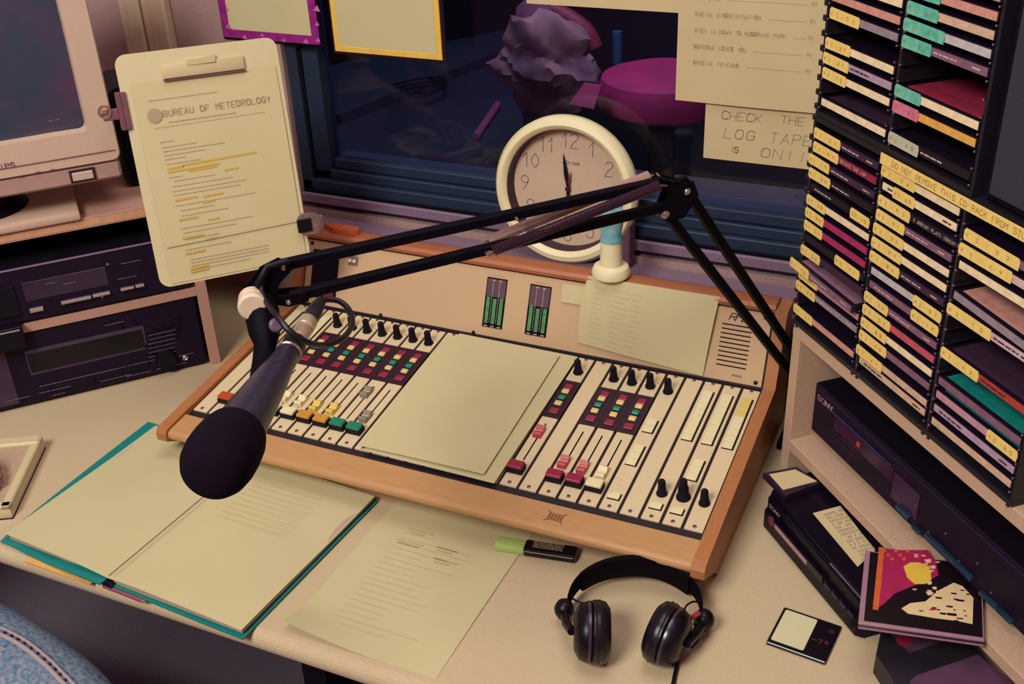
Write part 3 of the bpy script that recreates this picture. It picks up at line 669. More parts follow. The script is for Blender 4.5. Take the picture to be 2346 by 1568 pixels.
# keypad
kp0 = F.px(336, 768); kp1 = F.px(393, 752)
for j in range(4):
    for i in range(3):
        a = F.px(342 + i * 22, 757 - i * 5.0 + j * 17); put(MB().box(-.0070, .0070, -.0042, .0042, 0, .0022, bev=.0006).mesh('key', black), 'key', t, T((a[0], a[1], -.004)))
for i in range(4):
    a = F.px(403, 725 + i * 14); put(MB().box(-.0055, .0055, -.0035, .0035, 0, .0022, bev=.0006).mesh('key', black), 'key', t, T((a[0], a[1], -.004)))
mb = MB()
for j in range(6):
    a = F.px(340, 768 + j * 10); dashes(mb, a[0], a[1], .045, .0009, .0026)
for (x, y, ln) in ((90, 885, .13), (90, 900, .05), (170, 866, .1), (260, 845, .09), (120, 905, .02), (230, 873, .05), (290, 862, .04), (360, 845, .05), (10, 920, .04), (240, 805 - 60, .03), (410, 815, .025)):
    a = F.px(x, y); dashes(mb, a[0], a[1], ln, .0010, .0026)
mb.build('small_print', mat('print_lilac', '#8d7290', 0.6, var=0), t, T((0, 0, -.004)))
for (xa, ya, xb, yb) in ((88, 892, 119, 904), (124, 884, 220, 877), (226, 856, 282, 860), (286, 836, 344, 842)):
    fb(t, 'key_block', (xa, ya), (xb, yb), black, .0018)
a = F.px(380, 822); put(MB().lathe([(.019, 0), (.019, .003), (.016, .012), (0, .012)], 28).mesh('volume_knob', black), 'volume_knob', t, T((a[0], a[1], -.004)))
a = F.px(424, 819); put(MB().lathe([(.0025, 0), (.0050, 0), (.0050, .003), (.0038, .004), (.0026, .003)], 18).mesh('headphone_socket', chrome), 'headphone_socket', t, T((a[0], a[1], -.004)))
for (x, y) in ((278, 745), (306, 737)):
    a = F.px(x, y); put(MB().lathe([(.0035, 0), (.0035, .004), (0, .004)], 12).mesh('button', black), 'button', t, T((a[0], a[1], -.004)))
# CD player in the upper bay
t = unit('cd_player', 'black CD player with silver keys in the upper bay of the left shelf', -.45, -.006, .1605, .2530, .004)
F = FL.sh(0, 0, .004); FLc = F
for a in (-.42, -.04): put(MB().lathe([(.011, 0), (.011, .006), (0, .006)], 14, 0, rotx(-math.pi / 2)).mesh('foot', black), 'foot', t, T((a, .1545, -.03)))
MB().box(-.45, -.006, .2515, .2536, .002, .005).build('top_edge_line', mat('edge_light', '#8b6f8f', 0.4, var=0), t)
fb(t, 'display_window', (48, 650), (250, 652), mat('disp_plum', '#2e1738', 0.25, var=0.1, scale=20), .0010)
fb(t, 'button', (67, 707), (100, 708), silver, .007); fb(t, 'button', (139, 690), (209, 681), silver, .007); fb(t, 'button', (211, 674), (252, 671), silver, .007); fb(t, 'button', (275, 660), (307, 658), silver, .007); fb(t, 'button', (309, 652), (330, 653), silver, .007)
fb(t, 'door_panel', (-40, 740), (30, 655), black, .003)
for (x, y) in ((246, 605), (234, 680), (20, 697), (28, 695)):
    a = F.px(x, y); put(MB().lathe([(.0018, 0), (.0018, .0015), (0, .0015)], 8).mesh('indicator', silver), 'indicator', t, T((a[0], a[1], .004)))
mb = MB()
for (x, y, ln) in ((106, 650, .012), (145, 651, .018), (278, 604, .03), (270, 640, .03)):
    a = F.px(x, y); dashes(mb, a[0], a[1], ln, .0016, .0014)
mb.build('small_print', mat('print_lilac2', '#6f5374', 0.6, var=0), t, T((0, 0, .004)))
# small black box on the middle board edge, far left
a = FL.px(55, 765, .01); o = thing('tape_box', 'small black unit with silver edge strip below the CD player at the left edge', 'device', FL.M)
MB().box(a[0] - .22, a[0], .1395 - .018, .1385 + .022, .001, .020, bev=.0015).build('body', black, o); MB().box(a[0] - .22, a[0] - .004, .1545, .1565, .020, .0215).build('edge_strip', mat('edge_light2', '#a58fa5', 0.4, var=0), o)
# ---------------- monitor
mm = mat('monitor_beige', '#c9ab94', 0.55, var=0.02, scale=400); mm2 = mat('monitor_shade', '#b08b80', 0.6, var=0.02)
DM = .02; FM = FL.sh(0, 0, DM)
mo = thing('computer_monitor', 'beige CRT computer monitor with dark screen on top of the left shelf', 'monitor', FM.M @ T((0, .314, 0)))
oz = .314
xr = -.073; xb0 = -.083; zb = FM.px(262, 368)[1] - oz; bl = FM.px(270, 347)
sx1 = FM.px(200, 302); sx2 = FM.px(135, 10)
wbez = .40; x_l = xr - wbez; ztop = zb + .335
scr = (x_l + .045, sx1[0] + .002, sx1[1] - oz, sx1[1] - oz + .243)
def ring_frame(o4, i4, z0, z1, r_o, r_i, back=.02):
    mb = MB(); A = rrect(*o4, r_o, 4); B = rrect(*i4, r_i, 4); n = len(A)
    vs = [(x, y, z0) for x, y in A] + [(x, y, z1 - .004) for x, y in A] + [(x * .99 + .01 * (o4[0] + o4[1]) / 2, y * .99 + .01 * (o4[2] + o4[3]) / 2, z1) for x, y in A] + [(x, y, z1 - .002) for x, y in B] + [(x * .985 + .015 * (i4[0] + i4[1]) / 2, y * .985 + .015 * (i4[2] + i4[3]) / 2, z1 - back) for x, y in B]
    fs = []
    for k in range(4):
        for i in range(n): fs.append((k * n + i, k * n + (i + 1) % n, (k + 1) * n + (i + 1) % n, (k + 1) * n + i))
    fs.append(tuple(range(n))[::-1]); mb.add(vs, fs, 0, True); return mb
ring_frame((x_l, xr, zb + .0, ztop), scr, -.03, 0, .012, .010).build('bezel', mm, mo)
scm = mat('screen_phosphor', '#2c4252', 0.3, h2='#553a58', scale=16, spec=.5)
cxs, czs = (scr[0] + scr[1]) / 2, (scr[2] + scr[3]) / 2
MB().grid(lambda u, v: (scr[0] - .004 + (scr[1] - scr[0] + .008) * u, scr[2] - .004 + (scr[3] - scr[2] + .008) * v, -.012 - .012 * ((2 * u - 1) ** 2 + (2 * v - 1) ** 2) / 2), 16, 12).build('screen', scm, mo)
mb = MB(); tx = mat('screen_text', '#4d6a78', 0.4, var=0, emit=.03); 
for j in range(11):
    dashes(mb, scr[1] - .19, scr[2] + .02 + j * .019, random.uniform(.09, .16), .0022, .0, seg=(.2, .5))
mb.build('screen_text', tx, mo, T((0, 0, -.0185)))
mb = MB().box(scr[1] - .135, scr[1] - .102, scr[2] + .075, scr[2] + .145, 0, .0005)
for j in range(3): 
    for i in range(2): mb.box(scr[1] - .130 + i * .013, scr[1] - .122 + i * .013, scr[2] + .082 + j * .012, scr[2] + .089 + j * .012, .0005, .0008, 1)
mb.build('screen_menu', [mat('menu_maroon', '#43203a', 0.4, var=0), mat('menu_text', '#8a6a70', .5, var=0)], mo, T((0, 0, -.0180)))
# chin, tilt stand
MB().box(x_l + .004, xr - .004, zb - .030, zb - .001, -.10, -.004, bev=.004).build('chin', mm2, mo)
pb = FM.px(190, 403); MB().box(pb[0] - .0155, pb[0] + .0155, zb - .022, zb - .009, -.004, .0015, bev=.001).build('power_button', mm, mo); MB().box(pb[0] - .019, pb[0] + .019, zb - .0255, zb - .0055, -.004, -.0015).build('button_well', plum, mo)
MB().box(x_l + .006, xr - .006, zb + .016, zb + .0172, -.001, .0008).build('seam', mat('seam_rose', '#8a4a52', 0.6, var=0), mo)
mb = MB(); write(mb, 'PHILIPS', 0, 0, .0072, .0056, .0012, .0003, adv=.0078); q = FM.px(36, 380); mb.build('lettering', mat('letter_rose', '#7d5560', .6, var=0), mo, T((q[0] - .0535, q[1] - oz - .0015, .0)))
mb = MB()
for (x, y, r) in ((115, 389, .0015), (82, 395, 0), (40, 404, 0)):
    q = FM.px(x, y); dashes(mb, q[0], q[1] - oz, .006, .0012, .0004)
mb.build('control_marks', MATS['letter_rose'], mo)
# body back (tapered)
mb = MB(); A = rrect(x_l + .004, xr - .004, zb - .028, ztop - .004, .01, 3); B = rrect(x_l + .07, xr - .07, zb + .02, ztop - .09, .02, 3); n = len(A)
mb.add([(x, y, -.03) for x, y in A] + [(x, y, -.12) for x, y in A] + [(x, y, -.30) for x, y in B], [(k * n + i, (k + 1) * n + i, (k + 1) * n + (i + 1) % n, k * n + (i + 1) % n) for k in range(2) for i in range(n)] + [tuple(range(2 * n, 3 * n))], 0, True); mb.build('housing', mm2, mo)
fx = FM.px(180, 462)[0]
mb = MB().lathe([(.075, .006), (.075, .014), (.055, .03), (.055, zb - .028)], 28, 0, T((fx - .145, 0, -.11)) @ rotx(-math.pi / 2)); mb.build('swivel', black, mo)
MB().box(fx - .30, fx - .002, 0, .015, -.24, .0 - .012, bev=.004, seg=2).build('foot', mm, mo)
# dark rounded box behind the clipboard
FQ = FL.sh(0, 0, -.10); a = (max(FQ.px(256, 400)[0], -.068), 0); q0 = FQ.px(300, 468)
o = thing('desk_speaker', 'black round-cornered speaker on the left shelf between monitor and clipboard', 'loudspeaker', FQ.M @ T((0, .314, 0)))
MB().prism(rrect(a[0], a[0] + .11, 0.0, .17, .018, 4), -.12, 0, 0).build('cabinet', black, o); MB().prism(rrect(a[0] + .008, a[0] + .102, .01, .16, .014, 4), 0, .003, 0).build('grille', black_m, o)
# ---------------- clipboard and its holder
CU = Vector((.644, .7645, -.0283)); CV = Vector((-.1378, .1523, .9787)); FC = Fr((-.0551, .0473, .2473), CU, CV)
cl = thing('clipboard', 'cream clipboard with a printed weather sheet, held upright beside the monitor', 'clipboard', FC.M)
MB().prism(rrect(0, .235, 0, .345, .016, 6), -.003, 0).build('board', mat('board_cream', '#d3c599', .5, var=.01), cl)
MB().grid(lambda u, v: (.016 + u * .212, .004 + v * .300, .0012 + .0014 * math.sin(v * 3)), 6, 10, 0, .0004).build('sheet', mat('weather_paper', '#cdbf92', .9, spec=.1, var=.015, scale=8), cl)
MB().box(.062, .182, .304, .324, .0, .005, bev=.002, seg=2).box(.098, .142, .318, .330, .001, .0065, bev=.002).build('clip', mat('clip_cream', '#cbb68d', .4, var=0), cl)
MB().box(.062, .182, .3015, .3035, .001, .006).build('clip_shade_strip', mat('clip_shadow', '#6e4a44', .5, var=0), cl)  # dark strip painting the shade below the clip
mb = MB(); z_ = .0034
write(mb, 'BUREAU OF METEOROLOGY', .052, .252, .0085, .0052, .0009, z_, adv=.0077)
mb.lathe([(.009, 0), (.0105, .0001)], 20, 0, T((.040, .255, z_))); dashes(mb, .058, .243, .10, .0010, z_); dashes(mb, .035, .277, .10, .0008, z_); mb.line([(.036, .237), (.20, .238)], .0005, z_)
for (y, x, ln) in ((.216, .040, .02), (.208, .042, .05), (.202, .042, .09), (.196, .042, .06), (.190, .042, .03), (.183, .043, .05), (.163, .043, .02), (.157, .05, .06), (.149, .045, .09), (.142, .045, .11), (.136, .045, .10), (.120, .045, .12), (.112, .05, .05), (.104, .05, .07), (.085, .045, .11), (.078, .048, .08), (.068, .05, .05), (.052, .045, .07), (.036, .05, .12), (.031, .05, .12), (.026, .05, .12), (.020, .05, .09)):
    dashes(mb, x, y, ln, .0009, z_)
mb.build('print', mat('weather_print', '#ad9a80', .9, var=0, spec=.1), cl)
mb = MB()
for (x, y, ln) in ((.044, .176, .022), (.044, .171, .075), (.066, .178, .11), (.074, .168, .04), (.126, .161, .02), (.046, .128, .032), (.088, .127, .028), (.086, .118, .016), (.046, .098, .027), (.088, .091, .016), (.046, .070, .030), (.080, .062, .014), (.046, .046, .028), (.048, .022, .026), (.048, .017, .026)):
    mb.line([(x, y), (x + ln, y + ln * .02)], .0028, z_ - .0003)
mb.build('highlighting', hilite, cl)
MB().line([(.02, .060), (.232, .064)], .0012, .0036).build('ruler_edge', faint2, cl)
# left bulldog clip on monitor bracket ; right clip
bm = mat('clip_metal', '#8d6068', 0.35, metal=.5, var=.05)
lc_ = FC.px(290, 252); 
t = thing('copy_holder', 'metal copy holder with ring screw gripping the left edge of the clipboard', 'holder', FC.M)
MB().box(-.0085, .006, lc_[1] - .028, lc_[1] + .026, -.006, .004, bev=.001).box(-.005, -.003, lc_[1] - .028, lc_[1] + .026, .004, .006).build('jaw', bm, t)
MB().box(-.030, -.008, lc_[1] - .012, lc_[1] + .004, -.006, .001, bev=.001).build('hinge', bm, t)
rc = FC.px(240, 257); MB().tube([(rc[0] + .0078 * math.cos(a * .449), rc[1] + .0085 * math.sin(a * .449), .001) for a in range(14)], .0022, 8, closed=True).build('ring', chrome, t)
MB().tube([(rc[0], rc[1], -.003), (rc[0], rc[1], .002)], .003, 10).build('screw', chrome, t)
IC = FC.M.inverted(); am = FL.sh(0, 0, .018).W(258, 262)
MB(IC).tube([FC.P(-.028, lc_[1] - .004, -.004), am], .004, 10).build('arm', chrome, t)
rc = FC.px(700, 510); 
t = thing('bulldog_clip', 'round metal clip with ribbed dark pad on the lower right edge of the clipboard', 'clip', FC.M)
pts = rrect(rc[0] - .015, rc[0] + .022, rc[1] - .019, rc[1] + .016, .013, 5)
MB().prism(pts, .0035, .009, 0, sm=True).build('body', mat('clip_nickel', '#a58a84', .3, metal=.7, var=.1), t)
mb = MB().box(rc[0] - .016, rc[0] + .007, rc[1] - .013, rc[1] + .008, .009, .012, bev=.001)
for j in range(6): mb.box(rc[0] - .013, rc[0] + .004, rc[1] - .010 + j * .003, rc[1] - .0088 + j * .003, .012, .0128)
mb.build('pad', black, t)
MB().box(rc[0] + .020, rc[0] + .027, rc[1] - .014, rc[1] + .008, .0, .006, bev=.001).build('lever', mat('clip_nickel2', '#8f7670', .4, metal=.4, var=0), t)
# orange wooden piece on the console's rear left corner
a = on_z(700, 530, .23); 
o = MB().prism([(0, 0), (.035, -.014), (.075, -.016), (.082, -.006), (.078, .004), (.035, .006)], 0, .012).build('wood_wedge', mat('orange_wood', '#b8542e', .5, var=.08), None, T((.018, .372, .2218))); tag(o, 'small orange wooden wedge on the rear left corner of the console', 'wedge')
# ================================================================== WALL CLOCK
FK = Fr((.4325, .472, .3050), (1, 0, 0), (0, math.sin(R_(6)), math.cos(R_(6))))
ck_ = thing('wall_clock', 'round white wall clock with thin numerals leaning on the window sill behind the console', 'clock', FK.M)
MB().lathe([(.100, -.030), (.116, -.030), (.1235, -.018), (.1235, -.004), (.118, .004), (.110, .006), (.1035, .002), (.1020, -.002)], 64, cap=False).build('rim', mat('rim_cream', '#e8dcae', .4, var=.0, coat=.2), ck_)
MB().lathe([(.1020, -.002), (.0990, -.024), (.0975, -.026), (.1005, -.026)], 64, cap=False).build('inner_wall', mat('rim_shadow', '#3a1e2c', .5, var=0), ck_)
MB().lathe([(.1005, -.030), (.1005, -.0245), (0, -.0245)], 64, sm=False).build('dial', mat('dial_paper', '#c5a98f', .7, var=.02, scale=300), ck_)
mb = MB(); rad = .079
for hnum in range(1, 13):
    s_ = str(hnum); an = R_(90 - 30 * hnum); hh = .024; ww = .0125; ad = .0150; tw = ad * (len(s_) - 1) + ww
    write(mb, s_, rad * math.cos(an) - tw / 2, rad * math.sin(an) - hh / 2, hh, ww, .0009, 0, adv=ad)
mb.build('numerals', mat('numeral_brown', '#5e3a3c', .6, var=0), ck_, T((0, 0, -.0240)))
mb = MB(); write(mb, 'ADINA', -.012, .040, .0050, .0046, .0009, 0, adv=.0062); mb.build('lettering', MATS['numeral_brown'], ck_, T((0, 0, -.0240)))
def hand(ln, w, ang, z, tail=.0):
    return MB().prism([(-.0012, -tail), (.0012, -tail), (w / 2, ln * .45), (0.0003, ln), (-.0003, ln), (-w / 2, ln * .45)], z, z + .0008, 0, rotz(ang))
hand(.058, .0075, R_(10), -.021, .012).build('minute_hand', black, ck_); hand(.030, .004, R_(-9), -.0195, .008).build('hour_hand', mat('red_hand', '#7a1626', .4, var=0), ck_)
hand(.060, .0022, R_(178), -.018, .01).build('second_hand', black, ck_)
MB().lathe([(.0042, -.0245), (.0042, -.017), (.003, -.0155), (0, -.0155)], 16).build('boss', mat('boss', '#4a262c', .3, metal=.5, var=0), ck_)
# bottle in front of clock, standing on the console's top rail
yB = Bt.y + .008; bz = tp.z + .013
a = Fr((0, yB, 0), (1, 0, 0), (0, 0, 1)).px(1400, 620); bx = a[0]
bt = thing('bottle', 'white squeeze bottle with blue cap standing on the console before the clock', 'bottle', T((bx, yB, bz)))
bot = mat('bottle_white', '#e6dab0', .5, var=.01)
MB().lathe([(.026, 0), (.0295, .003), (.0300, .010), (.0265, .017), (.0175, .020), (.0160, .060)], 28).build('body', bot, bt)
MB().lathe([(.0172, .060), (.0172, .066), (.0150, .070), (.0185, .092), (.0200, .104), (.0175, .110), (0, .110)], 24).build('cap', mat('cap_blue', '#4f95a8', .25, h2='#8fb9b8', scale=60), bt)
# mauve box behind the bottle
o = MB().box(.512, .5475, .470, .4985, .183, .300, bev=.001).build('cardboard_box', mat('mauve_card', '#6d4358', .8, var=.06), None); tag(o, 'narrow mauve cardboard box standing behind the white bottle on the sill', 'box')
# ================================================================== NOTICES ON THE WINDOW
FN = Fr((0, WY, 0), (1, 0, 0), (0, 0, 1))
def notice(nm, lab, x0, x1, y0, y1, d, m=paper2, fn=None):
    t = thing(nm, lab, 'notice', FN.M); MB().grid(lambda u, v: (x0 + (x1 - x0) * u, y0 + (y1 - y0) * v, d + (fn(u, v) if fn else 0)), 8, 8, 0, .0004).build('sheet', m, t); return t
b0 = FN.px(1548, 228, .004); b1 = FN.px(1894, 247, .004); 
t = notice('window_notice', 'large typed list pinned over the window beside the CD racks', b0[0], b0[0] + .245, b0[1], b0[1] + .31, .006, fn=lambda u, v: .003 * math.sin(u * 3) * (1 - v))
mb = MB()
for j, s_ in enumerate(('SPECIAL FRIENDS', 'SOMEONE LOVES YOU', 'RICH IN DOWN TO MUSGRAVE PARK', 'RACIAL DISCRIMINATION', 'OUT LAND', 'STREET ARMY')):
    y = b0[1] + .058 + j * .0235; write(mb, s_, b0[0] + .026, y, .0052, .0032, .0005, 0, adv=.0046); mb.line([(b0[0] + .035 + len(s_) * .0046, y + .001), (b0[0] + .185, y + .001)], .0004, 0); write(mb, 'MI', b0[0] + .19, y, .0052, .0032, .0005, 0)
mb.build('typed_list', mat('typed_rose', '#b7a07e', .9, var=0), t, T((0, 0, .0098)))
c0 = FN.px(1612, 362, .003); c1 = FN.px(1615, 232, .003)
t = notice('window_notice', 'handwritten reminder about the log tape under the typed list on the window', c0[0] - .001, c0[0] + .205, c0[1], b0[1] + .02, .002)
mb = MB(); w0 = c0[0]
write(mb, 'CHECK', w0 + .024, c0[1] + .064, .0125, .0095, .0009, 0, adv=.0125, jit=.03, slant=.1); write(mb, 'THE', w0 + .112, c0[1] + .066, .0125, .0095, .0009, 0, adv=.0125, jit=.03, slant=.1)
write(mb, 'LOG', w0 + .029, c0[1] + .036, .0145, .0115, .0009, 0, adv=.0170, jit=.03, slant=.15); write(mb, 'TAPE', w0 + .098, c0[1] + .036, .0150, .0115, .0009, 0, adv=.0165, jit=.03, slant=.15)
write(mb, 'IS', w0 + .040, c0[1] + .014, .0090, .0060, .0009, 0, adv=.0065, jit=.03, slant=.1); write(mb, 'ON!!', w0 + .087, c0[1] + .012, .0140, .0125, .0009, 0, adv=.0180, jit=.03, slant=.15)
mb.build('handwriting', faint2, t, T((0, 0, .0026)))
e0 = FN.px(1206, 8, .004); e1 = FN.px(1544, 42, .004)
t = notice('window_notice', 'plain cream sheet across the top of the window between frame and typed list', e0[0], b0[0] + .004, e0[1], e0[1] + .20, .003)
# framed notices
pinkf = mat('magenta_tape', '#a02a86', .25, h2='#7d1f6c', scale=60, coat=.5)
def framed(lab, x0, x1, y0, y1, fw, mf, backm, ms, bord):
    t = thing('framed_notice', lab, 'notice', FN.M)
    MB().box(x0 - bord, x1 + bord, y0 - bord, y1, .001, .006, bev=.001).build('backing', backm, t)
    MB().box(x0 + fw, x1 - fw, y0 + fw, y1 - .002, .008, .0090).build('sheet', ms, t)
    for (a, b, c, d_, nm) in ((x0, x1, y0, y0 + fw, 0), (x0, x0 + fw, y0 + fw, y1 - .001, 1), (x1 - fw, x1, y0 + fw, y1 - .001, 2)):
        MB().box(a, b, c, d_, .006, .0095, bev=.0008).build('border_strip', mf, t)
    return t
g0 = FN.px(512, 84, .008); g1 = FN.px(737, 112, .008)
t = framed('notice framed in crumpled magenta tape, hanging at the top left of the window', g0[0] + .002, g1[0] - .002, (g0[1] + g1[1]) / 2 + .003, .80, .015, pinkf, black_m, paper, .004)
mb = MB()
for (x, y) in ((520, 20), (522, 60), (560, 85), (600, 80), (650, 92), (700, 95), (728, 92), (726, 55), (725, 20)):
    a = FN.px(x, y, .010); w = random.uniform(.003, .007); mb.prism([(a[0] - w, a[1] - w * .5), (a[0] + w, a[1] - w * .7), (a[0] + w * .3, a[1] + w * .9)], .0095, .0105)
mb.build('crease_shine', mat('tape_shine', '#c06aa6', .2, var=.1), t)  # lighter flecks paint the shine on the tape's creases
h0 = FN.px(762, 128, .008); h1 = FN.px(1024, 155, .008)
framed('notice with yellow border in a black frame, second from the left on the window', h0[0] + .007, h1[0] - .007, (h0[1] + h1[1]) / 2 + .010, .80, .010, mat('yellow_border', '#e2b84e', .6, var=.04), mat('frame_black', '#1d0f20', .3, var=.1), paper, .006)
# ================================================================== MICROPHONE ARM
J = dist(605, 655, 1.20); E = dist(1545, 447, 1.30); B = Vector((.868, .345, .150))
ud = Vector((E.x - J.x, E.y - J.y, 0)); FA = Fr(J, ud, Z3)
ld = Vector((B.x - E.x, B.y - E.y, 0)); FB = Fr(E, ld, Z3)
ar = thing('boom_stand', 'black spring-balanced microphone boom arm reaching over the console from the right', 'boom stand', T((B.x, B.y, 0)))
IB = T((-B.x, -B.y, 0))
def aput(mb, nm, m, lab=None): return mb.build(nm, m, ar, IB, lab)
def bar(P, Q, w, h, ref=Z3):
    P = Vector(P); Q = Vector(Q); d = (Q - P).normalized(); s_ = d.cross(ref).normalized(); u_ = s_.cross(d); Ln = (Q - P).length
    Mx = Matrix(((d.x, s_.x, u_.x, P.x), (d.y, s_.y, u_.y, P.y), (d.z, s_.z, u_.z, P.z), (0, 0, 0, 1)))
    return MB().box(0, Ln, -w / 2, w / 2, -h / 2, h / 2, bev=.0016, M=Mx)
def W2(F, x, y, d=0): return F.W(x, y, d)
aput(bar(W2(FA, 640, 609), W2(FA, 1512, 418), .0105, .0115), 'rod', rod_m)
aput(bar(W2(FA, 662, 680), W2(FA, 1520, 474), .0105, .0115), 'rod', rod_m)
aput(bar(W2(FB, 1583, 452), W2(FB, 1812, 800), .0105, .0110), 'rod', rod_m)
aput(bar(W2(FB, 1530, 495), W2(FB, 1806, 848), .0105, .0110), 'rod', rod_m)
# elbow plate pair
def plate_(F, pts, d0, d1, nm, m=rod_m):
    q = [F.px(*p) for p in pts]; return aput(MB(F.M).prism(q, d0, d1), nm, m)
for d0, d1 in ((-.0105, -.0080), (.0075, .0100)):
    plate_(FA, [(1500, 398), (1560, 415), (1580, 408), (1592, 440), (1560, 492), (1520, 502), (1508, 482), (1525, 440)], d0, d1, 'elbow_plate')
aput(MB().tube([W2(FA, 1508, 408, .011), W2(FA, 1540, 418, .013), W2(FA, 1570, 408, .012), W2(FA, 1585, 425, .009)], .0022, 8), 'cable_guide', rod_m)
for (x, y, r) in ((1572, 437, .0042), (1522, 490, .0050), (648, 612, .003), (660, 690, .003), (1120, 580, .0035), (1182, 500, .002)):
    p = W2(FA, x, y, .0065); aput(MB().lathe([(r, 0), (r, .004), (r * .6, .0055), (0, .0055)], 12, 0, align(p, FA.n)), 'bolt', chrome)
def spring(P, Q, r, turns, wr, m, nm='spring'):
    P = Vector(P); Q = Vector(Q); d = (Q - P); Ln = d.length; d.normalize(); a = d.orthogonal().normalized(); b = d.cross(a); N = turns * 8; pts = []
    for i in range(N + 1):
        t = i / N; an = 2 * math.pi * turns * t; pts.append(P + d * Ln * t + (a * math.cos(an) + b * math.sin(an)) * r)
    mb = MB().tube(pts, wr, 5); return aput(mb, nm, m)
spring(W2(FA, 1120, 552, -.014), W2(FA, 1488, 403, -.014), .0058, 110, .0010, mat('spring_cream', '#c49f92', .35, metal=.4, var=0))
spring(W2(FA, 1130, 576, .016), W2(FA, 1512, 425, .016), .0055, 78, .0010, mat('spring_dark', '#5e3f52', .3, metal=.7, var=0))
aput(MB().tube([W2(FA, 1130, 576, .016), W2(FA, 1115, 582, .012), W2(FA, 1112, 578, .004)], .0014, 8).tube([W2(FA, 1120, 552, -.014), W2(FA, 1106, 556, -.012), W2(FA, 1108, 572, -.004)], .0014, 8), 'spring_hook', chrome)
aput(MB().tube([W2(FA, 1488, 403, -.014), W2(FA, 1505, 398, -.008), W2(FA, 1515, 410, 0)], .0014, 8).tube([W2(FA, 1512, 425, .016), W2(FA, 1528, 425, .010)], .0014, 8), 'spring_hook', chrome)
# base: post and desk clamp
aput(MB().lathe([(.011, .0), (.011, .11), (.016, .112), (.016, .135), (0, .135)], 20, 0, T((B.x, B.y, 0))), 'base_post', rod_m)
aput(MB().box(B.x - .03, B.x + .03, B.y - .03, B.y + .03, 0, .012, bev=.002), 'base_clamp', rod_m)
bl_ = W2(FB, 1812, 800); bm_ = W2(FB, 1806, 848)
aput(bar(Vector((B.x, B.y, .120)), (bl_ + Vector((0, 0, .01))), .022, .020), 'base_bracket', rod_m)
# head bracket, knob, mic stem
for d0, d1 in ((-.0095, -.0070), (.0065, .0090)):
    plate_(FA, [(600, 618), (640, 598), (668, 610), (640, 640), (625, 672), (655, 668), (700, 664), (705, 682), (660, 695), (625, 690), (590, 700), (565, 690), (556, 672)], d0, d1, 'head_plate')
aput(MB().tube([W2(FA, 596, 680, .014), W2(FA, 592, 650, .016), W2(FA, 612, 612, .014), W2(FA, 660, 598, .013)], .0035, 8), 'cable_loop', black)
kc = W2(FA, 578, 686, .014); kd = (FA.n + Vector((.15, -.35, .1))).normalized()
aput(MB().lathe([(.0145, 0), (.0145, .010), (.0138, .0105), (.0138, .0125), (.0150, .013), (.0150, .021), (.0125, .0235), (0, .0235)], 28, 0, align(kc, kd)), 'tension_knob', mat('knob_cream', '#d8bfa3', .35, var=.02))
# stem down from knob to mic clip
s0 = dist(600, 715, 1.185); s1 = dist(608, 790, 1.165); s2 = dist(592, 890, 1.110)
aput(MB().tube([dist(592, 690, 1.19), s0, dist(606, 760, 1.175), s1, dist(603, 830, 1.15), s2], [.016, .0180, .0165, .0115, .0110, .0100], 16), 'stem', rod_m)
wp = dist(632, 745, 1.155); aput(MB().lathe([(.0075, 0), (.0075, .004), (.005, .0065), (0, .0065)], 16, 0, align(wp, (CAM - wp) + Vector((.3, 0, 0)))), 'wing_screw', mat('wing_grey', '#7d6a78', .4, metal=.4, var=0))
# ================================================================== MICROPHONE
Mr = dist(662, 808, 1.15); Mh = dist(503, 1052, .975)
ax = (Mh - Mr).normalized(); ML = (Mh - Mr).length
mic = thing('microphone', 'black studio microphone with round foam windscreen pointing at the operator', 'microphone', align(Mr, ax))
bodym = mat('mic_body', '#2d2438', .38, h2='#3c3350', scale=300, metal=.3)
MB().lathe([(.0105, 0), (.0125, .004), (.0135, .03), (.0175, .07), (.0225, ML * .70), (.0250, ML - .012)], 32).build('body', bodym, mic)
MB().lathe([(.0122, -.002), (.0136, 0), (.0136, .003), (.0122, .004)], 28, loop=True).build('collar_ring', chrome, mic)
MB().lathe([(.0105, -.026), (.0122, -.022), (.0122, -.002), (.0105, -.001)], 24).build('tail', black, mic)
R0 = .0300
MB().lathe([(.0235, -.040), (.0278, -.037), (.0300, -.028), (.0315, -.010), (.0315, .004), (.0298, .017), (.0262, .026), (.0205, .0325), (.012, .0360), (0, .0370)], 40).build('windscreen', mat('foam', '#140917', .95, var=.15, scale=900, spec=.1, bump=.6), mic, T((0, 0, ML - .004)))
# clip that hugs the body

# longitudinal bass switch / side stripe
Lc = mic.matrix_world.inverted()
# xlr plug and cable
X0 = Mr - ax * .022; Xe = dist(735, 690, 1.245)
xd = (Xe - X0).normalized(); XL = (Xe - X0).length
MB().lathe([(.0085, .0), (.0098, .002), (.0098, .026), (.0090, .027), (.0090, .031), (.0100, .032), (.0100, XL * .50), (.0085, XL * .52)], 24).build('plug_shell', mat('xlr_nickel', '#d3b79a', .35, metal=.3, var=.02), mic, Lc @ align(X0, xd))
MB().lathe([(.0090, XL * .50), (.0092, XL * .62), (.0080, XL * .85), (.0058, XL * 1.0), (.0035, XL * 1.03)], 20).build('plug_boot', mat('boot', '#241a30', .5, var=.1), mic, Lc @ align(X0, xd))
def catmull(P, k=8):
    P = [Vector(p) for p in P]; o = []
    for i in range(len(P) - 1):
        a, b, c, d_ = P[max(i - 1, 0)], P[i], P[i + 1], P[min(i + 2, len(P) - 1)]
        for j in range(k):
            t = j / k; o.append(.5 * ((2 * b) + (c - a) * t + (2 * a - 5 * b + 4 * c - d_) * t * t + (3 * b - a - 3 * c + d_) * t ** 3))
    o.append(P[-1]); return o
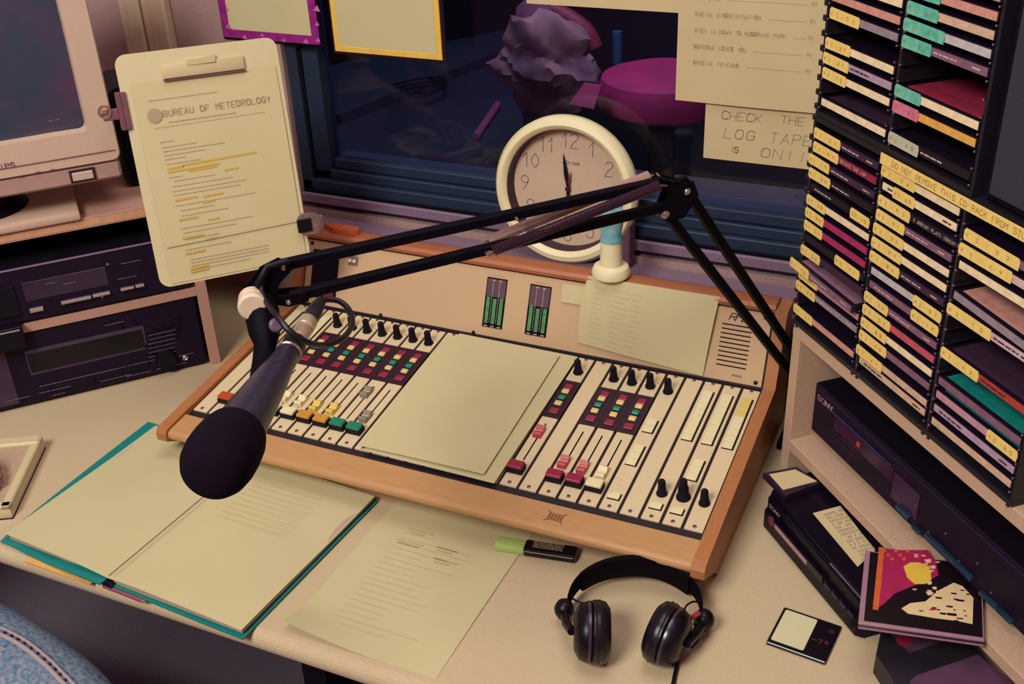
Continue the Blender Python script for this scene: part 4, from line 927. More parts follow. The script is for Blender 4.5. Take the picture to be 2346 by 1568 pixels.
cpts = [dist(733, 692, 1.245), dist(752, 687, 1.25), dist(780, 692, 1.25), dist(802, 715, 1.24), dist(806, 745, 1.22), dist(785, 775, 1.19), dist(745, 791, 1.17), dist(705, 785, 1.14), dist(665, 760, 1.13), dist(635, 725, 1.14), dist(612, 695, 1.165), dist(600, 670, 1.180), dist(597, 645, 1.185)]
MB(Lc).tube(catmull(cpts), .0033, 10).build('cable', mat('cable_black', '#150e18', .4, var=0), mic)
# ================================================================== BINDER
def zf(p, z=0.0): a = on_z(*p, z); return (a.x, a.y)
BT = -0.0545; BO = Vector((.0975, -.3090, 0))
bd = thing('ring_binder', 'teal ring binder lying open with blank pages at the front of the desk', 'binder', T(BO) @ rotz(BT))
def cov(x0, x1, y0, y1, z0, fn): return MB().grid(lambda u, v: (x0 + (x1 - x0) * u, y0 + (y1 - y0) * v, z0 + fn(u, v)), 14, 14, 0, .0022)
cov(.004, .2235, -.003, .301, .0035, lambda u, v: .004 * (1 - u) ** 2 + .0015 * math.sin(v * 3)).build('cover', teal, bd)
MB().grid(lambda u, v: (-.006 - (.205 + .024 * v ** .6) * u, -.012 + .012 * u + .318 * v, .0035 + .010 * (1 - u) ** 2 * (1 - v) + .004 * u * u * math.sin(u * 9)), 18, 14, 0, .0022).build('cover', teal, bd)
MB().prism([(-.008, .0025), (.006, .0025), (.008, .008), (.003, .0115), (-.006, .0115), (-.010, .008)], -.300, .006, 0, rotx(math.pi / 2)).build('spine', black, bd)
def pg(u, v): return .0165 * (1 - u) ** .6 * .35 + .0125 + .0010 * math.sin(v * 6)
def page_block(sgn):
    x0 = -.0018 if sgn > 0 else -.0022; w = .2235 if sgn > 0 else .203
    def fn(u, v):
        lift = .0032 * math.sin(min(1, u * 3) * 1.57) + (.0165 - .0055 * u) + (.0012 * math.sin(v * 5 + 1) * u)
        dy = .0 if sgn > 0 else .008 * u
        return (x0 + sgn * w * u, -.001 + dy + .2985 * v, lift)
    mb = MB(); mb.grid(fn, 18, 18, 0, .0006)
    if sgn < 0: mb.f = [tuple(reversed(f)) for f in mb.f]
    return mb
page_block(1).build('page', paper, bd); page_block(-1).build('page', paper, bd)
for s_ in (1, -1):     # stack beneath
    x0, x1 = ((.004, .2195) if s_ > 0 else (-.199, -.010))
    MB().box(min(x0, x1), max(x0, x1), .002 if s_ > 0 else .008, .295, .0068, .0133).build('page_stack', mat('page_edges', '#b39a86', .9, var=.1, scale=500, stretch=(1, 1, 20)), bd)
MB().line([(-.0030, .002), (-.0030, .296)], .0010, .0178).line([(.006, .002), (.006, .296)], .0006, .0200).build('gutter_line', mat('gutter', '#8a6a60', .8, var=0), bd)
mb = MB()
for j in range(9): mb.line([(.045, .25 - j * .011), (.16, .252 - j * .011)], .0007, .0200)
mb.build('faint_lines', mat('faint_lines', '#bfb488', .9, var=0), bd)
# ruler and pencil under the binder at the desk edge
a = on_z(62, 1280, .002); b = on_z(213, 1333, .002); an = math.atan2(b.y - a.y, b.x - a.x)
o = MB().box(0, (b - a).length, -.006, .010, 0, .002).build('ruler', mat('ruler_yellow', '#e0a758', .5, var=.02), None, T((a.x, a.y, .0002)) @ rotz(an)); tag(o, 'yellow ruler poking out under the open binder at the desk edge', 'ruler')
a = on_z(238, 1343, .003); b = on_z(326, 1377, .003); an = math.atan2(b.y - a.y, b.x - a.x)
o = MB().tube([(0, 0, 0), ((b - a).length, 0, 0), ((b - a).length + .006, 0, 0)], [.0028, .0028, .0006], 6, sm=False).build('pencil', mat('pencil_rose', '#8d4656', .5, var=0), None, T((a.x, a.y, .0030)) @ rotz(an)); tag(o, 'reddish pencil under the front edge of the open binder', 'pencil')
# ================================================================== LOOSE SHEET AND HIGHLIGHTER
M_ = T((.358, -.2895, .0006)) @ rotz(-.006)
t = sheet('paper_sheet', 'cream list sheet lying on the desk between binder and headphones', 'paper', M_, .214, .290, fn=lambda u, v: .016 * max(0, .62 - u) ** 1.5 * max(0, .16 - v) / .08 + .0012 * math.sin(v * 3))
mb = MB()
for (x, y, ln) in ((.050, .232, .035), (.055, .226, .02), (.045, .206, .04), (.050, .200, .03), (.105, .212, .03), (.108, .206, .02), (.112, .190, .034), (.115, .184, .02)): mb.line([(x, y), (x + ln, y)], .0026, .0024)
mb.build('highlighting', mat('pale_hilite', '#bfae78', .9, var=0), t)
mb = MB()
for j in range(18): dashes(mb, .045, .222 - j * .011, random.uniform(.05, .12), .0007, .0024)
mb.build('print', mat('very_faint', '#bdb188', .9, var=0), t)
a = on_z(1136, 1246, .007); b = on_z(1322, 1274, .007); an = math.atan2(b.y - a.y, b.x - a.x); Ln = (b - a).length
hl = thing('highlighter', 'flat highlighter pen with pale green cap lying at the console front', 'highlighter', T((a.x, a.y, .001)) @ rotz(an))
MB().box(0, Ln * .38, -.0095, .0095, 0, .013, bev=.003, seg=2).build('cap', mat('cap_lime', '#b9c877', .4, h2='#9fc46a', scale=30), hl)
MB().box(Ln * .36, Ln, -.0105, .0105, 0, .014, bev=.003, seg=2).build('barrel', black_g, hl)
mb = MB(); 
for j in range(5): dashes(mb, Ln * .47, .0075 - j * .0030, Ln * .36, .0012, .0142)
mb.build('label_print', mat('hl_print', '#b8a37c', .5, var=0), hl)
MB().box(Ln * .38, Ln * .97, -.0107, -.0100, .0085, .0095).build('edge_line', lightprint, hl)
# ================================================================== HEADPHONES
hp = thing('headphones', 'black leather-padded headphones lying on the desk in front of the console', 'headphones', T((.765, -.11, 0)))
IH = T((-.765, .11, 0))
leather = mat('leather_black', '#0e080f', .33, h2='#150d18', scale=300, bump=.3, spec=.4)
hpm = mat('hp_plastic', '#120b15', .35, var=.05, spec=.25)
def hput(mb, nm, m, lab=None): return mb.build(nm, m, hp, IH, lab)
# head band: an arc in a plane leaning back against the console's front rail
HL = on_z(1297, 1392, .034); HR = on_z(1612, 1404, .034); HT = on_z(1452, 1270, .060)
FH = Fr(HL, HR - HL, HT - (HL + HR) / 2); Hn = FH.n
bp = [FH.px(x, y) for x, y in ((1297, 1392), (1300, 1356), (1316, 1324), (1348, 1296), (1395, 1277), (1452, 1270), (1508, 1277), (1556, 1298), (1592, 1328), (1610, 1362), (1612, 1404))]
bp = catmull([(p[0], p[1], 0) for p in bp], 5)
def band(P, w, zlo, zhi, th, sh=0.0):
    P = [Vector(p) for p in P]; vs = []; N = len(P); mb = MB(FH.M)
    cen = sum(P, Vector()) / N
    for i, p in enumerate(P):
        t_ = (P[min(i + 1, N - 1)] - P[max(i - 1, 0)]).normalized(); nn = Vector((-t_.y, t_.x, 0))
        if nn.dot(p - Vector((cen.x, cen.y - .03, 0))) < 0: nn = -nn
        s_ = i / (N - 1); f = w(s_); hh = (zhi - zlo) / 2 * f[0]; tt = th * f[1]; zc = (zlo + zhi) / 2
        for k in range(10):
            a = 2 * math.pi * k / 10; ca, sa = math.cos(a), math.sin(a)
            ca = math.copysign(abs(ca) ** .5, ca); sa = math.copysign(abs(sa) ** .5, sa)
            vs.append(p - nn * (tt / 2) + nn * ca * tt / 2 + Z3 * (zc + sa * hh))
    fs = [(i * 10 + k, i * 10 + (k + 1) % 10, (i + 1) * 10 + (k + 1) % 10, (i + 1) * 10 + k) for i in range(N - 1) for k in range(10)]
    fs += [tuple(range(10))[::-1], tuple((N - 1) * 10 + k for k in range(10))]
    mb.add(vs, fs, 0, True); return mb
hput(band(bp, lambda s: (.50 + .50 * math.sin(s * math.pi) ** .5, 1), -.040, 0, .003), 'headband', mat('band_black', '#0c070e', .85, var=.05, spec=.04))
n0 = int(len(bp) * .24); n1 = int(len(bp) * .80)
hput(band(bp[n0:n1], lambda s: (1, .55 + .45 * math.sin(min(1, max(0, s)) * math.pi) ** .4), -.0440, .0015, .010), 'head_pad', mat('band_leather', '#0b060c', .8, h2='#110a13', scale=300, bump=.3, spec=.06))
def cup(cpx, cz, axis, r, lab=None, flip=1):
    c = on_z(*cpx, cz); d = Vector(axis).normalized(); Mx = align(c, d)
    hput(MB().lathe([(.0, -.019), (r * .60, -.019), (r * .88, -.013), (r * .98, -.004), (r * .96, .000)], 36, 0, Mx), 'ear_shell', hpm)
    hput(MB().lathe([(r * .90, .000), (r * 1.02, .003), (r * 1.04, .010), (r * .98, .018), (r * .80, .023), (r * .6, .020), (r * .5, .012)], 36, 0, Mx), 'ear_pad', leather)
    for zz in (.006, .0115): hput(MB().lathe([(r * 1.025, zz - .0009), (r * 1.055, zz), (r * 1.025, zz + .0009)], 36, 0, Mx, loop=True), 'stitched_rib', mat('rib_gloss', '#241a26', .25, var=0, spec=.5))
    hput(MB().lathe([(r * .55, .010), (r * .55, .013), (0, .013)], 24, 0, Mx), 'ear_cloth', black_m)
    hput(MB().lathe([(r * .93, -.0045), (r * 1.0, -.003), (r * 1.0, .000), (r * .93, .001)], 36, 0, Mx, loop=True), 'trim_ring', mat('hp_trim', '#3a2a38', .25, var=0), None)
    return c, d
cL, dL_ = cup((1352, 1449), .038, (.92, .38, -.05), .0365)
cR, dR_ = cup((1534, 1458), .038, (-.96, .10, .12), .0365)
# hinge balls, yokes, wires
for (xy, c, d, e) in (((1293, 1398), cL, dL_, bp[0]), ((1613, 1422), cR, dR_, bp[-1])):
    h_ = on_z(*xy, .022); e = FH.P(e[0], e[1], -.018)
    hput(MB().lathe([(.004, -.012), (.009, -.010), (.0125, -.002), (.0125, .004), (.009, .011), (.003, .014), (0, .014)], 20, 0, T(h_)), 'hinge', hpm)
    hput(MB().tube([e, (e + h_) / 2, h_], [.005, .006, .007], 10), 'slider', hpm)
    back = c - d * .022
    hput(MB().tube([h_, (h_ + back) / 2 + Vector((0, -.004, -.002)), back], [.0065, .006, .005], 10), 'yoke', hpm)
hput(MB().tube(catmull([on_z(1304, 1366, .03), on_z(1322, 1378, .034), on_z(1345, 1383, .036), on_z(1358, 1378, .05)], 6), .0012, 6), 'wire', black)
hput(MB().tube(catmull([on_z(1610, 1384, .03), on_z(1590, 1379, .036), on_z(1573, 1388, .042), on_z(1567, 1402, .05)], 6), .0012, 6), 'wire', black)
p = on_z(1583, 1418, .045); hput(MB().tube([p, p + Vector((.008, .008, .006))], .0030, 8), 'marker', mat('marker_red', '#8d1c38', .4, var=0), 'crimson channel marker on the right yoke')
# cable
hput(MB().tube(catmull([on_z(1585, 1485, .02), on_z(1600, 1465, .012), on_z(1598, 1440, .02), on_z(1590, 1430, .03)], 6), .0016, 6), 'loop_wire', black)
hput(MB().tube(catmull([on_z(1552, 1505, .012), on_z(1551, 1525, .004), on_z(1546, 1548, .0026), on_z(1541, 1572, .0026), on_z(1520, 1640, .0026)], 6), .0026, 8), 'cable', black)
# ================================================================== MINIDISC, RECORDER, CASES
FMd = Fr((.9164, -.0903, 0), (math.cos(-.1067), math.sin(-.1067), 0), (-math.sin(-.1067), math.cos(-.1067), 0))
md = thing('minidisc', 'black minidisc with blank pale label lying on the desk right of the headphones', 'minidisc', FMd.M)
MB().box(0, .072, 0, .068, .0003, .0052, bev=.0010).build('shell', black_g, md)
MB().prism(rrect(.0035, .0435, .006, .064, .002, 3), .0052, .0055).build('label', mat('label_pale', '#cdc59c', .7, var=.01), md)
mb = MB(); write(mb, '74', .055, .026, .007, .005, .0011, .0055, ang=.2); mb.line([(.046, .030), (.053, .030)], .0011, .0055); mb.build('lettering', mat('md_red', '#7c1c38', .5, var=0), md)
MB().box(.060, .067, .050, .056, .0052, .0054).build('notch', plum, md)
rc_ = thing('minidisc_recorder', 'black tabletop disc recorder half under the right shelf with a printed card on top', 'recorder', FR.M)
mb = MB(); pts = [(.0655, .055), (.078, .072), (.30, .0735), (.308, .066), (.308, -.14), (.058, -.14), (.058, .035)]
# footprint prism (a, d) extruded in z : use frame with axes (u, n)
ML_ = Matrix(((1, 0, 0, 0), (0, 0, 1, 0), (0, 1, 0, 0), (0, 0, 0, 1)))
mb = MB(ML_); mb.prism([(a, d) for a, d in pts], .003, .030); mb.prism([(a, d - .004) for a, d in pts], .030, .050); mb.prism([(a, d - .008) for a, d in pts], .050, .0585)
mb.f = [tuple(reversed(f)) for f in mb.f]
mb.build('body', mat('recorder_black', '#120a18', .35, var=.05, spec=.15), rc_)
MB(ML_).prism([(.07, .060), (.30, .062), (.30, -.13), (.07, -.13)], .0, .003).build('base', black_m, rc_)
FRc = FR.sh(0, 0, .0745)
def rp(x, y, d=.0735): return FR.px(x, y, d)
mb = MB(); write(mb, 'SONY', 0, 0, .0055, .0055, .0011, .0, adv=.0072); a = rp(1757, 1132, .069); mb.build('lettering', lightprint, rc_, T((.085, .040, .0700)))
a = rp(1777, 1160); b = rp(1880, 1300)
MB().box(.100, .226, .0215, .0330, .0735, .0745, bev=.0003).build('disc_slot', black_g, rc_)
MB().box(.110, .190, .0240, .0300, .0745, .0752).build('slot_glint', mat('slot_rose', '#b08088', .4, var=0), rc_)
put(MB().lathe([(.0070, 0), (.0070, .0014), (0, .0014)], 20).mesh('eject_button', mat('eject_red', '#6e2a3c', .4, var=0)), 'eject_button', rc_, T((.100, .0275, .0735)))
for i in range(4): put(MB().box(-.006, .006, -.0025, .0025, 0, .002, bev=.0006).mesh('button', plum), 'button', rc_, T((.238 + i * .017, .027, .0735)))
MB().box(.12, .30, .0500, .0506, .0655, .0660).build('edge_line', mat('rec_blue', '#243358', .4, var=0), rc_)
MB().box(.225, .30, .0515, .0535, .0640, .0662, bev=.0003).build('metal_strip', mat('strip_steel', '#8c93a0', .3, metal=.6, var=0), rc_)
# printed card on top
q = [on_z(x, y, .0590) for x, y in ((1862, 1177), (1965, 1300), (2005, 1262), (1925, 1160))]
mb = MB(); vs_ = [tuple(p) for p in q]; vs2 = [(p.x, p.y, p.z + .0006) for p in q]
mb.add(vs_ + vs2, [(3, 2, 1, 0), (4, 5, 6, 7), (0, 1, 5, 4), (1, 2, 6, 5), (2, 3, 7, 6), (3, 0, 4, 7)])
t = thing('printed_card', 'cream printed card lying on top of the black disc recorder', 'card', T((0, 0, 0))); mb.build('card', paper2, t)
mb = MB(); e_ = (q[3] - q[0]); l_ = (q[1] - q[0])
for j in range(9):
    for k in range(14):
        if random.random() < .82:
            p = q[0] + e_ * (.30 + .075 * j) + l_ * (.06 + .064 * k); p2 = p + l_ * .045; w = e_ * .022
            mb.add([(p.x, p.y, .0598), (p2.x, p2.y, .0598), (p2.x + w.x, p2.y + w.y, .0598), (p.x + w.x, p.y + w.y, .0598)], [(0, 1, 2, 3)])
mb.build('print', mat('card_print', '#6a4a52', .8, var=0), t)
# minidisc case on the recorder's rear end
q = [on_z(x, y, .0670) for x, y in ((1800, 1137), (1748, 1085), (1826, 1070), (1878, 1107))]
t = thing('minidisc_case', 'clear minidisc case with pale label on the left end of the black recorder', 'minidisc case')
def slab(q, z0, z1, mb=None, mi=0):
    mb = mb or MB(); vs = [(p.x, p.y, z0) for p in q] + [(p.x, p.y, z1) for p in q]
    area_ = sum(q[i].x * q[(i + 1) % 4].y - q[(i + 1) % 4].x * q[i].y for i in range(4)); fs = [(3, 2, 1, 0), (4, 5, 6, 7), (0, 1, 5, 4), (1, 2, 6, 5), (2, 3, 7, 6), (3, 0, 4, 7)]
    if area_ < 0: fs = [tuple(reversed(f)) for f in fs]
    return mb.add(vs, fs, mi)
slab(q, .0592, .0672).build('shell', mat('smoke_case', '#2c1c30', .2, var=0), t)
qc = sum(q, Vector()) / 4
qi = [on_z(x, y, .0675) for x, y in ((1794, 1123), (1762, 1087), (1822, 1076), (1872, 1103))]
slab(qi, .0672, .0675).build('label', paper2, t)
# CD case resting on recorder and shelf edge
P0 = on_z(1966, 1427, .0860); P1 = on_z(2256, 1468, .0955); P3 = on_z(1990, 1236, .0868)
uu = (P1 - P0); wl = uu.length; u_ = uu.normalized(); vv = (P3 - P0); vv = vv - u_ * vv.dot(u_); hl_ = min(vv.length, .1400); v_ = vv.normalized()
FCd = Fr(P0, u_, v_)
cdc = thing('open_cd_case', 'CD case with red, yellow and black cover art, tilted on the recorder by the shelf', 'CD case', FCd.M)
H = .128
MB().box(0, wl, 0, H, -.0100, 0, bev=.0008).build('case', mat('case_clear', '#9c7484', .2, var=.03), cdc)
MB().box(.006, wl - .002, .004, H - .003, 0, .0006).build('cover', mat('cover_black', '#160c14', .3, var=0), cdc)
MB().box(.000, wl, .0, .0012, -.006, -.003).build('seam', plum, cdc)
mb = MB(); cr, ye, bk, wh, og = 0, 1, 2, 3, 4
def cv(pts, z, mi): 
    q = [FCd.px(*p) for p in pts]; mb.prism(q, .0006, z, mi)
cv([(2012, 1256), (2060, 1262), (2125, 1262), (2145, 1290), (2150, 1320), (2120, 1335), (2090, 1345), (2050, 1362), (2025, 1385), (2012, 1395), (2018, 1320)], .0008, cr)
cv([(2014, 1255), (2026, 1257), (2020, 1330), (2012, 1400), (1999, 1398), (2006, 1330)], .0010, og)
cv([(2070, 1300), (2085, 1291), (2105, 1291), (2130, 1300), (2134, 1330), (2120, 1340), (2095, 1340), (2078, 1325)], .0012, ye)
cv([(2065, 1396), (2085, 1384), (2120, 1380), (2150, 1355), (2185, 1337), (2205, 1345), (2230, 1372), (2228, 1432), (2195, 1425), (2140, 1418), (2105, 1412), (2080, 1408)], .0010, wh)
for (x, y, s_) in ((2125, 1288, 7), (2136, 1302, 6), (2128, 1338, 6), (2128, 1362, 7), (2140, 1350, 5)):
    cv([(x - s_, y - s_ * .5), (x + s_, y - s_ * .7), (x + s_ * 1.2, y + s_ * .4), (x - s_ * .3, y + s_ * .6)], .0013, wh)
for (x, y, s_) in ((2150, 1372, 8), (2185, 1362, 7), (2200, 1378, 9), (2175, 1392, 8), (2140, 1395, 6), (2180, 1410, 12), (2110, 1402, 5), (2160, 1408, 8), (2205, 1355, 5)):
    cv([(x - s_, y - s_ * .3), (x + s_, y - s_ * .1), (x + s_ * .9, y + s_ * .35), (x - s_ * .8, y + s_ * .15)], .0012, bk)
for j in range(26):
    rx, ry = random.uniform(2105, 2222), random.uniform(1352, 1425)
    if ry < 1352 + (2222 - rx) * .45: continue
    w_ = random.uniform(2, 8); cv([(rx - w_, ry - 1.2), (rx + w_, ry - .4), (rx + w_ * .8, ry + 1.8), (rx - w_ * .8, ry + 1.4)], .0013, bk if j % 3 else cr)
for j in range(12):
    rx, ry = random.uniform(2095, 2150), random.uniform(1272, 1372); cv([(rx - 5, ry - 1.2), (rx + 6, ry - .2), (rx + 4, ry + 1.6), (rx - 4, ry + 1)], .0014, wh)
for j in range(7): cv([(2022 + j * 9, 1262 + (j % 3) * 9), (2030 + j * 9, 1261 + (j % 3) * 9), (2029 + j * 9, 1268 + (j % 3) * 9), (2022 + j * 9, 1267 + (j % 3) * 9)], .0011, og)
mb.build('artwork', [mat('art_crimson', '#a31f4e', .4, var=.05), mat('art_yellow', '#dcb844', .4, var=.02), MATS['cover_black'], mat('art_cream', '#dcbf92', .4, var=.02), mat('art_orange', '#c85c2e', .4, var=.05)], cdc)
# second case beneath, its hinge edge peeping out behind
sc = thing('cd_case', 'CD case with smoky hinge strip, lying beneath the tilted case with red cover', 'CD case', FCd.M @ T((.004, .012, -.0105)))
MB().box(0, .105, 0, .128, -.0095, -.0002, bev=.0008).build('case', mat('case_smoke', '#5b3d55', .3, var=.1), sc)
# black cassette box with red label, and dark slab, at lower right
q = [on_z(x, y, .028) for x, y in ((2010, 1470), (2008, 1450), (2100, 1440), (2290, 1470), (2200, 1540), (2085, 1620))]
def polyslab(P, z0, z1):
    return MB().prism([(p.x, p.y) for p in P], z0, z1)
t = thing('video_box', 'black plastic box with round red sticker in the lower right corner', 'box')
qb = [on_z(x, y, .030) for x, y in ((2007, 1500), (2020, 1440), (2180, 1440), (2420, 1660), (2300, 1790), (2130, 1690))]
polyslab(qb, .001, .030).build('body', mat('box_black', '#241e28', .5, var=.05), t)
qs = [on_z(x, y, .0305) for x, y in ((2040, 1452), (2052, 1448), (2160, 1470), (2130, 1480), (2085, 1497))]
polyslab(qs, .030, .0305).build('label', mat('box_label', '#4b3648', .6, var=.1), t)
c_ = on_z(2072, 1468, .031); MB().lathe([(.0095, 0), (.0095, .0006), (0, .0006)], 28, 0, T((c_.x, c_.y, .0305))).build('round_sticker', mat('sticker_red', '#8c1c44', .6, var=.1), t, None, 'round crimson sticker')
t = thing('book', 'dark plum book with cream page edges lying on the black box, lower right', 'book')
qb = [on_z(x, y, .054) for x, y in ((2085, 1560), (2100, 1548), (2240, 1500), (2420, 1640), (2300, 1760), (2100, 1700))]
polyslab(qb, .0510, .054).build('cover', mat('book_plum', '#522f4a', .6, var=.08), t); polyslab([qb[0] * .98 + qb[3] * .02] + [p * .985 + qb[3] * .015 for p in qb[1:]], .034, .051).build('page_block', mat('book_pages', '#c8ad90', .8, var=.06), t); polyslab(qb, .031, .034).build('back_cover', MATS['book_plum'], t)
# ================================================================== WHITE DEVICE AT THE LEFT
FE = Fr(on_z(22, 1162, .022), on_z(98, 1000, .022) - on_z(22, 1162, .022), Z3.cross(on_z(98, 1000, .022) - on_z(22, 1162, .022)))
tl = thing('desk_telephone', 'cream desk unit with raised rim at the left edge of the desk', 'telephone', T((FE.o.x, FE.o.y, 0)) @ rotz(math.atan2(FE.u.y, FE.u.x)))
wl = (on_z(98, 1000, .022) - on_z(22, 1162, .022)).length
cream2 = mat('device_cream', '#d1bf96', .5, var=.02)
MB().box(0, wl, 0, .24, .001, .018, bev=.003, seg=2).build('base', cream2, tl)
MB().box(.0, wl, 0, .014, .016, .024, bev=.002).box(0, .012, .0, .24, .016, .024, bev=.002).box(wl - .022, wl, .0, .24, .016, .026, bev=.003).box(.0, wl, .15, .24, .016, .026, bev=.003).build('rim', cream2, tl)
MB().box(.014, wl - .024, .016, .148, .0180, .0190).build('recess', mat('recess_beige', '#b79a80', .6, var=.04), tl)
MB().box(.03, wl - .03, .165, .1662, .0262, .0266).box(.0, wl, .0, .2, .0002, .001).build('groove', ink, tl)
# ================================================================== PERSON (seated, mostly outside the frame)
def skin_chain(nm, P, rad, edges=None, parent=None, m=None, lv=2, root=0):
    me = bpy.data.meshes.new(nm); me.from_pydata([tuple(p) for p in P], edges or [(i, i + 1) for i in range(len(P) - 1)], [])
    o = bpy.data.objects.new(nm, me); COL.objects.link(o); mo_ = o.modifiers.new('s', 'SKIN')
    for i, r in enumerate(rad): v = me.skin_vertices[0].data[i]; v.radius = r if isinstance(r, tuple) else (r, r); v.use_root = (i == root)
    o.modifiers.new('b', 'SUBSURF').levels = lv; o.modifiers['b'].render_levels = lv
    dg = bpy.context.evaluated_depsgraph_get(); ev = o.evaluated_get(dg); me2 = bpy.data.meshes.new_from_object(ev)
    me2.materials.clear(); me2.materials.append(m)
    for p in me2.polygons: p.use_smooth = True
    bpy.data.objects.remove(o); o = bpy.data.objects.new(nm, me2); COL.objects.link(o)
    if parent: o.parent = parent
    return o
den = mat('denim', '#2b627e', .9, h2='#93939f', scale=170, bump=.8, spec=.1, detail=6)
pe = thing('person', 'seated person in faded blue jeans, thigh and fingertip showing at the left', 'person', T((0, 0, 0)))
hipc = Vector((-.62, -.50, -.20))
P = [hipc, hipc + Vector((.0, -.06, .0)), Vector((-.34, -.400, -.145)), Vector((-.10, -.402, -.122)), Vector((.10, -.436, -.126)), Vector((.24, -.52, -.18)), Vector((.25, -.55, -.45)), Vector((.25, -.53, -.66)), Vector((.32, -.47, -.70)),
     hipc + Vector((0, -.12, -.02)), Vector((-.34, -.76, -.22)), Vector((-.02, -.86, -.24)), Vector((.0, -.86, -.45)), Vector((.0, -.86, -.68))]
skin_chain('jeans', P, [.13, .13, .098, .092, .086, .078, .065, .05, .045, .12, .105, .08, .065, .05], [(0, 1), (1, 2), (2, 3), (3, 4), (4, 5), (5, 6), (6, 7), (7, 8), (1, 9), (9, 10), (10, 11), (11, 12), (12, 13)], pe, den, 3)
# stitched outer seam laid on the thigh (points found by dropping rays onto the trouser leg)
jn = [c for c in pe.children if c.name.startswith('jeans')][0]
from mathutils.bvhtree import BVHTree
bv = BVHTree.FromPolygons([v.co for v in jn.data.vertices], [tuple(p.vertices) for p in jn.data.polygons])
sp_ = []
for (x, y) in ((-60, 1432), (0, 1455), (50, 1482), (100, 1522), (140, 1562), (185, 1610), (230, 1660)):
    h = bv.ray_cast(CAM, ray(x, y).normalized())
    if h[0] is not None: sp_.append(h[0] + h[1] * .0005)
if len(sp_) > 2:
    cp = catmull(sp_, 10); seam = mat('seam_thread', '#b8988c', .9, h2='#8a8a98', scale=400, bump=.6)
    MB().tube(cp, .0032, 8).build('seam', seam, pe)
    up_ = Vector((0, .0085, .001)); MB().tube([p + up_ for p in cp], .0022, 6).build('seam', seam, pe)
    mb = MB()
    for i in range(2, len(cp) - 1, 3):
        c = cp[i] + up_ * .5 + Vector((0, 0, .0012)); mb.box(-.0014, .0014, -.0016, .0016, -.001, .0012, M=align(c, Vector((0, -.2, 1))))
    mb.build('stitches', mat('stitch_dark', '#2a2a48', .9, var=0), pe)
skinm = mat('skin', '#9a5a58', .6, var=.04)
Fg = on_z(4, 1095, .034)
sh = Vector((-.60, -.40, .30)); el = Vector((-.52, -.42, .10)); wr = on_z(-190, 1080, .06)
P = [hipc + Vector((0, 0, .08)), Vector((-.70, -.56, .05)), Vector((-.74, -.58, .28)), Vector((-.74, -.58, .40)), Vector((-.73, -.57, .46)), Vector((-.72, -.57, .56)), Vector((-.72, -.57, .64)),
     Vector((-.70, -.40, .33)), Vector((-.62, -.36, .14)), wr, Vector((-.68, -.76, .33)), Vector((-.62, -.78, .10)), Vector((-.42, -.70, -.02))]
skin_chain('body', P, [.14, .13, .14, .10, .05, .085, .07, .055, .045, .026, .055, .045, .03], [(0, 1), (1, 2), (2, 3), (3, 4), (4, 5), (5, 6), (2, 7), (7, 8), (8, 9), (2, 10), (10, 11), (11, 12)], pe, skinm, 2)
palm = wr * .55 + Fg * .45
skin_chain('hand', [wr, palm + Vector((0, 0, .012))], [(.026, .018), (.034, .014)], None, pe, skinm, 2)
for k, (off, ln) in enumerate(((-.027, .85), (-.009, 1.0), (.009, .95), (.027, .8))):
    d_ = (Fg - palm).normalized(); sd = Z3.cross(d_); b_ = palm + sd * off; tip = Fg + sd * off * .9 - d_ * (1 - ln) * .05
    skin_chain('finger', [b_ + Vector((0, 0, .012)), b_ * .45 + tip * .55 + Vector((0, 0, .014)), tip + Vector((0, 0, -.008))], [.009, .0085, .0075], None, pe, skinm, 2)
d_ = (Fg - palm).normalized(); sd = Z3.cross(d_); b_ = wr * .7 + palm * .3 - sd * .022
skin_chain('thumb', [b_, b_ - sd * .022 + d_ * .025, b_ - sd * .026 + d_ * .055 + Vector((0, 0, -.01))], [.012, .010, .008], None, pe, skinm, 2)
shirt = mat('shirt_navy', '#2b2a44', .9, var=.1)
skin_chain('shirt', [hipc + Vector((0, 0, .06)), Vector((-.70, -.56, .05)), Vector((-.74, -.58, .28)), Vector((-.74, -.58, .385)), Vector((-.70, -.40, .33)), Vector((-.64, -.375, .20)), Vector((-.68, -.76, .33)), Vector((-.65, -.775, .18))], [.16, .145, .155, .075, .065, .06, .065, .06], [(0, 1), (1, 2), (2, 3), (2, 4), (4, 5), (2, 6), (6, 7)], pe, shirt, 2)
skin_chain('hair', [Vector((-.735, -.57, .60)), Vector((-.73, -.57, .68))], [.088, .08], None, pe, mat('hair_brown', '#2a1a1c', .8, var=.1), 2)
# ================================================================== BEYOND THE WINDOW
nrm = mat('counter_navy', '#0b1026', .8, h2='#10203a', scale=6)
def at(x, y, Yp): return Fr((0, Yp, 0), (1, 0, 0), (0, 0, 1)).W(x, y)
ct = thing('next_room_counter', 'dark navy counter seen through the window in the next room', 'counter')
ca_ = on_z(712, 330, .02); cb_ = on_z(1185, 85, .02); cc_ = on_z(1110, 420, .02)
e1 = [on_z(x, y, .02) for x, y in ((560, 300), (730, 285), (1000, 200), (1180, 95), (1200, 300), (1120, 440), (700, 520))]
e1 = [Vector((p.x, max(p.y, WY + .14), p.z)) for p in e1]
polyslab(e1, -.01, .02).build('worktop', nrm, ct)
e2 = [on_z(x, y, .05) for x, y in ((560, 245), (780, 262), (1175, 105), (1185, 62), (900, 120), (560, 190))]
polyslab(e2, .0, .05).build('raised_ledge', mat('ledge_blue', '#0d2036', .8, var=.1), ct)
polyslab([p * 1.0 for p in e1], -.74, -.01).build('cabinet', nr, ct)
